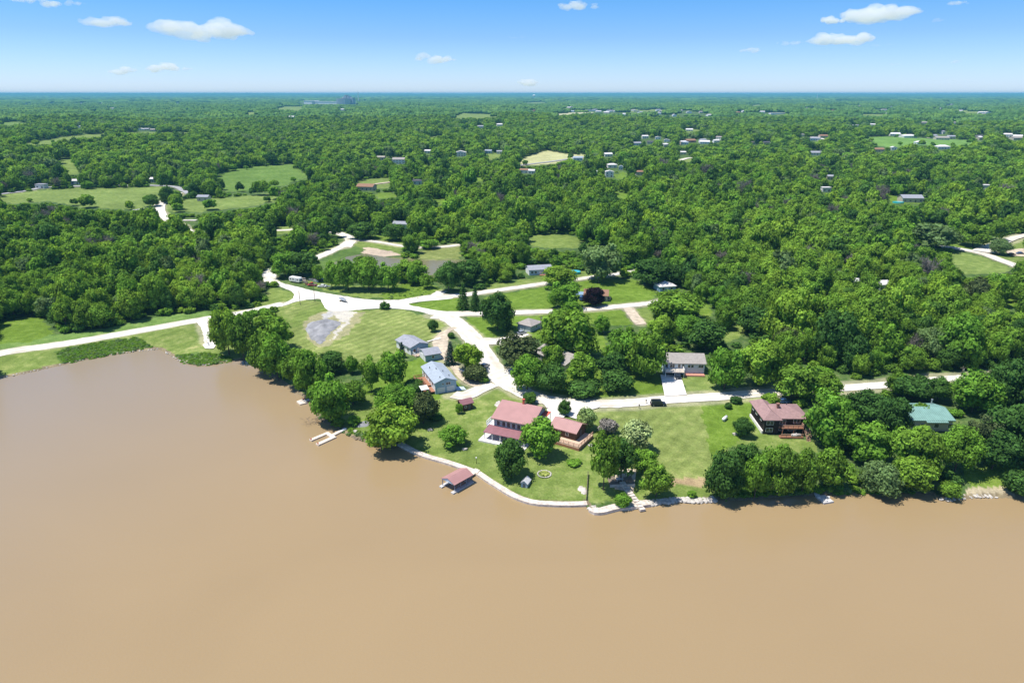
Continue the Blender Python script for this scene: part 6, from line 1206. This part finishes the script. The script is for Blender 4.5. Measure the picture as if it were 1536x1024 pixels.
# low-detail crowns for the distant forest
LOW = [crown('forest_crown', 91 + i, 'leaf_mixed', nl=16, per=34, leaf=.075, rad=(.5, .5, .42), cz=.55, lob=(.18, .26)) for i in range(5)]
LOW.append(crown('forest_crown', 97, 'leaf_dark', nl=16, per=34, leaf=.075, rad=(.48, .48, .42), cz=.55, lob=(.18, .26)))
LOW = LOW * 2 + [crown('forest_crown', 131 + i, m_, nl=16, per=34, leaf=.075, rad=(.48, .48, .42), cz=.55, lob=(.16, .26), ragged=.4) for i, m_ in enumerate(('leaf_pale', 'leaf_bright', 'leaf_dark', 'leaf_yellow'))]
def patch(seed):
    rng = np.random.default_rng(seed); V = []; T = []; TRI = []; nv = 0; iv, iff = ico(2)
    for i in range(34):
        while True:
            c = rng.uniform(-.5, .5, 2)
            if np.hypot(*c) < .5: break
        r = rng.uniform(.075, .13); hz = rng.uniform(.6, 1.05); t = rng.random()
        n_ = np.array([mnoise.noise(Vector(v * 2.2 + i)) for v in iv]); n2 = np.array([mnoise.noise(Vector(v * 5 + i)) for v in iv]); k = 1 + .55 * n_ + .45 * n2
        p = iv * k[:, None] * np.array([r, r, hz * .5]); p[:, 0] += c[0]; p[:, 1] += c[1]; p[:, 2] += hz * .5
        V.append(p); TRI.append(iff + nv); nv += len(iv); T.append(np.clip(t * .8 + rng.uniform(0, .25, len(iv)), 0, 1))
    return np_mesh('forest_patch', np.vstack(V), np.vstack(TRI), MAT['leaf_canopy'], {'tint': ('FLOAT', np.concatenate(T))})
PATCH = [patch(200 + i) for i in range(4)]
def protos(meshes): return [bpy.data.objects.new(me.name, me) for me in meshes]
def scatter(name, label, meshes, X, Y, Z, W, HT):
    me = bpy.data.meshes.new(name); n_ = len(X); me.vertices.add(n_); me.vertices.foreach_set('co', np.stack([X, Y, Z - .3], -1).astype(np.float32).ravel())
    a = me.attributes.new('sc', 'FLOAT_VECTOR', 'POINT'); a.data.foreach_set('vector', np.stack([W, W, HT], -1).astype(np.float32).ravel())
    a = me.attributes.new('rz', 'FLOAT', 'POINT'); a.data.foreach_set('value', RNG.uniform(0, 6.28, n_).astype(np.float32))
    a = me.attributes.new('ki', 'INT', 'POINT'); a.data.foreach_set('value', RNG.integers(0, len(meshes), n_).astype(np.int32))
    o = bpy.data.objects.new(name, me); COL.objects.link(o); tag(o, label, 'woodland', kind='stuff')
    ng = bpy.data.node_groups.new(name, 'GeometryNodeTree'); ng.interface.new_socket('Geometry', in_out='INPUT', socket_type='NodeSocketGeometry'); ng.interface.new_socket('Geometry', in_out='OUTPUT', socket_type='NodeSocketGeometry')
    N = ng.nodes; Lk = ng.links; gi = N.new('NodeGroupInput'); go = N.new('NodeGroupOutput'); ip = N.new('GeometryNodeInstanceOnPoints'); ip.inputs['Pick Instance'].default_value = True; jn = N.new('GeometryNodeJoinGeometry')
    obs = protos(meshes)
    for ob in reversed(obs):
        q = N.new('GeometryNodeObjectInfo'); q.inputs['Object'].default_value = ob; q.inputs['As Instance'].default_value = True; Lk.new(q.outputs['Geometry'], jn.inputs[0])
    def att(nm, ty):
        q = N.new('GeometryNodeInputNamedAttribute'); q.data_type = ty; q.inputs['Name'].default_value = nm; return q.outputs['Attribute']
    cx = N.new('ShaderNodeCombineXYZ'); Lk.new(att('rz', 'FLOAT'), cx.inputs[2]); Lk.new(gi.outputs[0], ip.inputs['Points']); Lk.new(jn.outputs[0], ip.inputs['Instance']); Lk.new(att('ki', 'INT'), ip.inputs['Instance Index'])
    Lk.new(cx.outputs[0], ip.inputs['Rotation']); Lk.new(att('sc', 'FLOAT_VECTOR'), ip.inputs['Scale']); Lk.new(ip.outputs[0], go.inputs[0])
    md = o.modifiers.new('scatter', 'NODES'); md.node_group = ng; return o
HI = [TR['oak'][0], TR['oak'][1], TR['oak'][2], TR['oak'][3], TR['tall'][0], TR['tall'][1], TR['soft'][0], TR['airy'][0]]
mid = [crown('forest_crown', 111 + i, 'leaf_mixed', nl=28, per=62, leaf=.052, rad=(.5, .5, .42), cz=.56, lob=(.13, .21), ragged=.3) for i in range(5)]
mid.append(crown('forest_crown', 117, 'leaf_dark', nl=28, per=62, leaf=.052, rad=(.5, .5, .40), cz=.56, lob=(.13, .21), ragged=.3)); mid.append(crown('forest_crown', 118, 'leaf_bright', nl=28, per=62, leaf=.052, rad=(.48, .48, .42), cz=.56, lob=(.13, .21), ragged=.3))
MIDV = mid * 2 + [crown('forest_crown', 121 + i, m_, nl=26, per=58, leaf=.052, rad=(.46, .46, .46), cz=.52, lob=(.10, .21), ragged=.45) for i, m_ in enumerate(('leaf_pale', 'leaf_yellow', 'leaf_dark', 'leaf_bright', 'leaf_dark'))] + [TR['bare'][1]]
BARE = [TR['bare'][0]]
X, Y, Z, W, HT, _ = PTS[0]; X = X; r = np.hypot(X, Y); n1 = r < 430
scatter('woodland', 'dense green broadleaf wood filling the ground behind the lake lots', HI * 2 + MIDV[-6:], X[n1], Y[n1], Z[n1], W[n1], HT[n1])
scatter('woodland', 'continuous forest canopy rolling away beyond the nearer wood', MIDV, X[~n1], Y[~n1], Z[~n1], W[~n1], HT[~n1])
scatter('woodland', 'forest farther off with small clearings and houses in it', LOW, *PTS[1][:5])
scatter('woodland', 'distant forest fading to blue-green', PATCH, *PTS[2][:5])
scatter('woodland', 'forest on the far horizon', PATCH, *PTS[3][:5])
X, Y = grid_sites(175, 1000, 5.2, R(42)); W = RNG.uniform(3.2, 6.2, len(X)); HT = W * RNG.uniform(.55, .9, len(X)); SAVE = TREES; TREES = []; FS = FOOT; ok, Z = filt(X, Y, W, HT, .6, .12); TREES = SAVE
for z_ in ZONES[2:34]:
    Wz = GA(z_[0]); ok &= ~inside(X, Y, Wz)
WEED0 = [crown('understorey', 151 + i, m_, nl=16, per=44, leaf=.07, rad=(.5, .5, .42), cz=.42, lob=(.16, .27), low=-.5) for i, m_ in enumerate(('leaf_bright', 'leaf_mixed', 'leaf_mixed', 'leaf_dark'))]
scatter('undergrowth', 'shrubby undergrowth along the wood edges and below the trees', WEED0, X[ok], Y[ok], Z[ok], W[ok], HT[ok])
fx = []
for poly_i, n_ in ((next(i for i, z in enumerate(ZONES) if z[0][0] == (0,292)), 9), (next(i for i, z in enumerate(ZONES) if z[0][0] == (240,305)), 14), (next(i for i, z in enumerate(ZONES) if z[0][0] == (325,262)), 10), (next(i for i, z in enumerate(ZONES) if z[0][0] == (30,217)), 8), (next(i for i, z in enumerate(ZONES) if z[0][0] == (776,243)), 9), (next(i for i, z in enumerate(ZONES) if z[0][0] == (1285,206)), 22)):
    Wp = GA(ZONES[poly_i][0]); k = 0
    while k < n_:
        i = random.randrange(len(Wp)); t = random.random(); q = Wp[i] * t + Wp[(i + 1) % len(Wp)] * (1 - t); c_ = Wp.mean(0); q = q + (c_ - q) * random.uniform(-.02, .2)
        if abs(proj(q[0], q[1], 5)[0] - 768) < 800: fx.append(q)
        k += 1
fx = np.array(fx); w_ = RNG.uniform(5, 14, len(fx))
scatter('hedgerow_growth', 'ragged trees and shrubs creeping in along the edges of the far fields', MIDV, fx[:, 0], fx[:, 1], h(fx[:, 0], fx[:, 1]), w_, w_ * RNG.uniform(.7, 1.1, len(fx)))
print('counts', [len(p[0]) for p in PTS])
# undergrowth / weeds at the dam and along the shore (uncountable)
WEED = [crown('weed_clump', 141 + i, ['leaf_bright', 'leaf_mixed', 'leaf_pale'][i], nl=12, per=40, leaf=.09, rad=(.5, .5, .40), cz=.4, lob=(.18, .3), low=-.3) for i in range(3)]
def weeds(name, poly, n_, label, sz=(.8, 1.8)):
    Wp = GA(poly); lo, hi = Wp.min(0), Wp.max(0); X = RNG.uniform(lo[0], hi[0], n_ * 3); Y = RNG.uniform(lo[1], hi[1], n_ * 3); k = inside(X, Y, Wp); X, Y = X[k][:n_], Y[k][:n_]; s = RNG.uniform(*sz, len(X))
    scatter(name, label, WEED, X, Y, h(X, Y), s, s * RNG.uniform(.4, .8, len(X)))
weeds('weeds', ZONES[1][0], 900, 'rank green weeds on the dam bank', (.7, 1.5)); weeds('weeds', ZONES[3][0], 420, 'rough weeds at the dam corner by the water', (.6, 1.4))
weeds('weeds', [(475,612),(500,622),(520,640),(560,655),(600,660),(600,668),(560,666),(520,652),(490,636),(476,626)], 170, 'leafy undergrowth along the left shore')
weeds('weeds', ZONES[13][0], 160, 'tall grass on the bank of the pond lane', (.6, 1.3)); weeds('weeds', [(1080,738),(1220,732),(1390,728),(1390,737),(1240,738),(1080,748)], 200, 'undergrowth under the lakeside grove', (1, 2.4))
weeds('weeds', [(880,757),(960,750),(1060,744),(1080,742),(1080,749),(1000,752),(940,760),(885,762)], 90, 'tufts between the shore rocks', (.4, .9))
# ------------------------------------------------------------------ clouds
CL = [(302,46,140,28,1.0,'largest cloud, broad and white, above the left lake corner'),(160,33,68,15,.8,'long flat cloud left of the largest one'),(254,104,64,15,.9,'low oval cloud under the largest cloud'),(187,107,34,12,.75,'small puff left of the low oval cloud'),(72,3,86,12,.8,'cloud cut by the top edge at the upper left'),
 (652,89,70,15,.8,'lone cloud left of the picture centre'),(798,125,44,13,.8,'small cloud just above the horizon at the centre'),(868,9,62,16,.7,'slanting wisp at the top edge right of centre'),(1320,21,104,25,1.0,'bright ragged cloud at the upper right, highest there'),(1251,30,36,12,.85,'small puff left of the bright ragged cloud'),(1262,60,88,21,1.0,'bright cloud under the ragged one at the upper right'),
 (1185,65,38,8,.5,'thin streak left of the lower bright cloud'),(1125,77,30,9,.6,'faint small cloud farthest left of the right-hand group'),(1437,5,26,8,.5,'faint wisp at the top edge near the right corner'),(1405,31,18,6,.3,'barely visible puff below the corner wisp'),(1433,93,14,5,.35,'tiny puff low at the right'),(1432,121,60,5,.4,'thin low streak above the right horizon'),(1342,97,14,5,.25,'hardly visible puff right of centre low'),(1320,68,40,6,.25,'thin tail right of the lower bright cloud'),(776,56,34,5,.25,'thin wisp high above the centre')]
for i, (px, py, w_, hh_, den, lab) in enumerate(CL):
    rng = random.Random(i + 5); dv = ray(px, py); dv = dv / np.linalg.norm(dv); el = math.asin(dv[2]); dist = min(26000, 900 / max(math.sin(el), .01)); c = dv * dist + np.array([0, 0, H]); k = dist / F * .98
    b = MB(); W_ = w_ * k * .93; Hh = hh_ * k * .84; n_ = max(8, int(w_ / 3.2))
    for j in range(n_):
        u = rng.uniform(-1, 1); env = (1 - abs(u) ** 1.7) ** .6; x = u * .46 * W_; r = Hh * (.07 + .24 * env) * rng.uniform(.7, 1.2); z = rng.uniform(-.22, .30) * Hh * env + .06 * Hh * math.sin(u * 5 + i); y = rng.uniform(-.25, .25) * W_ * env
        b.blob((x, y, z), (r * rng.uniform(1.6, 3.0), r * 2, r), j + i * 31, 3, .16)
    cm = bpy.data.materials.new('cloud'); cm.use_nodes = True; cn = cm.node_tree; cn.nodes.remove(cn.nodes['Principled BSDF']); cv = cn.nodes.new('ShaderNodeVolumePrincipled'); cv.inputs['Color'].default_value = (1, 1, 1, 1); cv.inputs['Density'].default_value = den * den * 2.6 / (.5 * W_); cn.links.new(cv.outputs[0], cn.nodes['Material Output'].inputs['Volume'])
    o = b.build('cloud', cm, smooth=True); o.location = c; o.rotation_euler = (0, 0, -math.atan2(dv[0], dv[1])); rm = o.modifiers.new('merge', 'REMESH'); rm.mode = 'VOXEL'; rm.voxel_size = Hh * .05; rm.use_smooth_shade = True; ds = o.modifiers.new('billow', 'DISPLACE'); tx = bpy.data.textures.new('billow', 'CLOUDS'); tx.noise_scale = Hh * .75; tx.noise_depth = 5; ds.texture = tx; ds.strength = Hh * .42; ds.mid_level = .5; tag(o, lab, 'cloud', 'small white clouds in the blue sky')
# ------------------------------------------------------------------ haze: one closed box of even, thin air
hm = bpy.data.materials.new('haze'); hm.use_nodes = True; nt = hm.node_tree; nt.nodes.remove(nt.nodes['Principled BSDF']); pv = nt.nodes.new('ShaderNodeVolumePrincipled')
pv.inputs['Color'].default_value = (.19, .54, .82, 1); pv.inputs['Density'].default_value = HAZE; pv.inputs['Anisotropy'].default_value = .0; nt.links.new(pv.outputs[0], nt.nodes['Material Output'].inputs['Volume']); MAT['haze'] = hm
o = MB().box(-31000, 31000, -3500, 31000, -4, 112).build('haze', 'haze'); tag(o, kind='stuff')
# ------------------------------------------------------------------ light
SE, SAZ = R(69), math.atan2(-.998, -.06)      # the sun stands high to the left, almost square to the view
wd = bpy.data.worlds.new('World'); sc.world = wd; wd.use_nodes = True; nt = wd.node_tree; n = nt.nodes; l = nt.links; bg = n['Background']
sky = n.new('ShaderNodeTexSky'); sky.sky_type = 'NISHITA'; sky.sun_disc = False; sky.sun_elevation = SE; sky.sun_rotation = SAZ; sky.altitude = 300; sky.air_density = 1.0; sky.dust_density = .3; sky.ozone_density = 2.0
bg.inputs['Strength'].default_value = .11
gm = n.new('ShaderNodeMix'); gm.data_type = 'RGBA'; gm.blend_type = 'MULTIPLY'; gm.inputs[0].default_value = 1
tc = n.new('ShaderNodeTexCoord'); sx = n.new('ShaderNodeSeparateXYZ'); l.new(tc.outputs['Generated'], sx.inputs[0]); cr = n.new('ShaderNodeValToRGB'); E = cr.color_ramp.elements
l.new(sx.outputs[2], cr.inputs[0])
E[0].position = 0; E[0].color = (*SKY0, 1); E[1].position = .126; E[1].color = (*SKY2, 1); q = E.new(.07); q.color = (*SKY1, 1); q = E.new(.45); q.color = (.8, .92, 1.1, 1)
l.new(sky.outputs[0], gm.inputs[6]); l.new(cr.outputs[0], gm.inputs[7]); l.new(gm.outputs[2], bg.inputs['Color'])
sd = bpy.data.lights.new('sun', 'SUN'); sd.energy = SUNE; sd.angle = R(.53); sd.color = (1, .955, .89); so = bpy.data.objects.new('sun', sd); COL.objects.link(so)
sv = Vector((math.sin(SAZ) * math.cos(SE), math.cos(SAZ) * math.cos(SE), math.sin(SE))); so.rotation_euler = sv.to_track_quat('Z', 'Y').to_euler(); so.location = (0, 0, 400)
sc.view_settings.view_transform = 'Standard'; sc.view_settings.look = 'None'; sc.view_settings.gamma = 1; sc.view_settings.exposure = EXPO
sc.cycles.max_bounces = 10; sc.cycles.diffuse_bounces = 2; sc.cycles.transparent_max_bounces = 24; sc.cycles.volume_bounces = 8; sc.cycles.transmission_bounces = 2; sc.cycles.glossy_bounces = 2
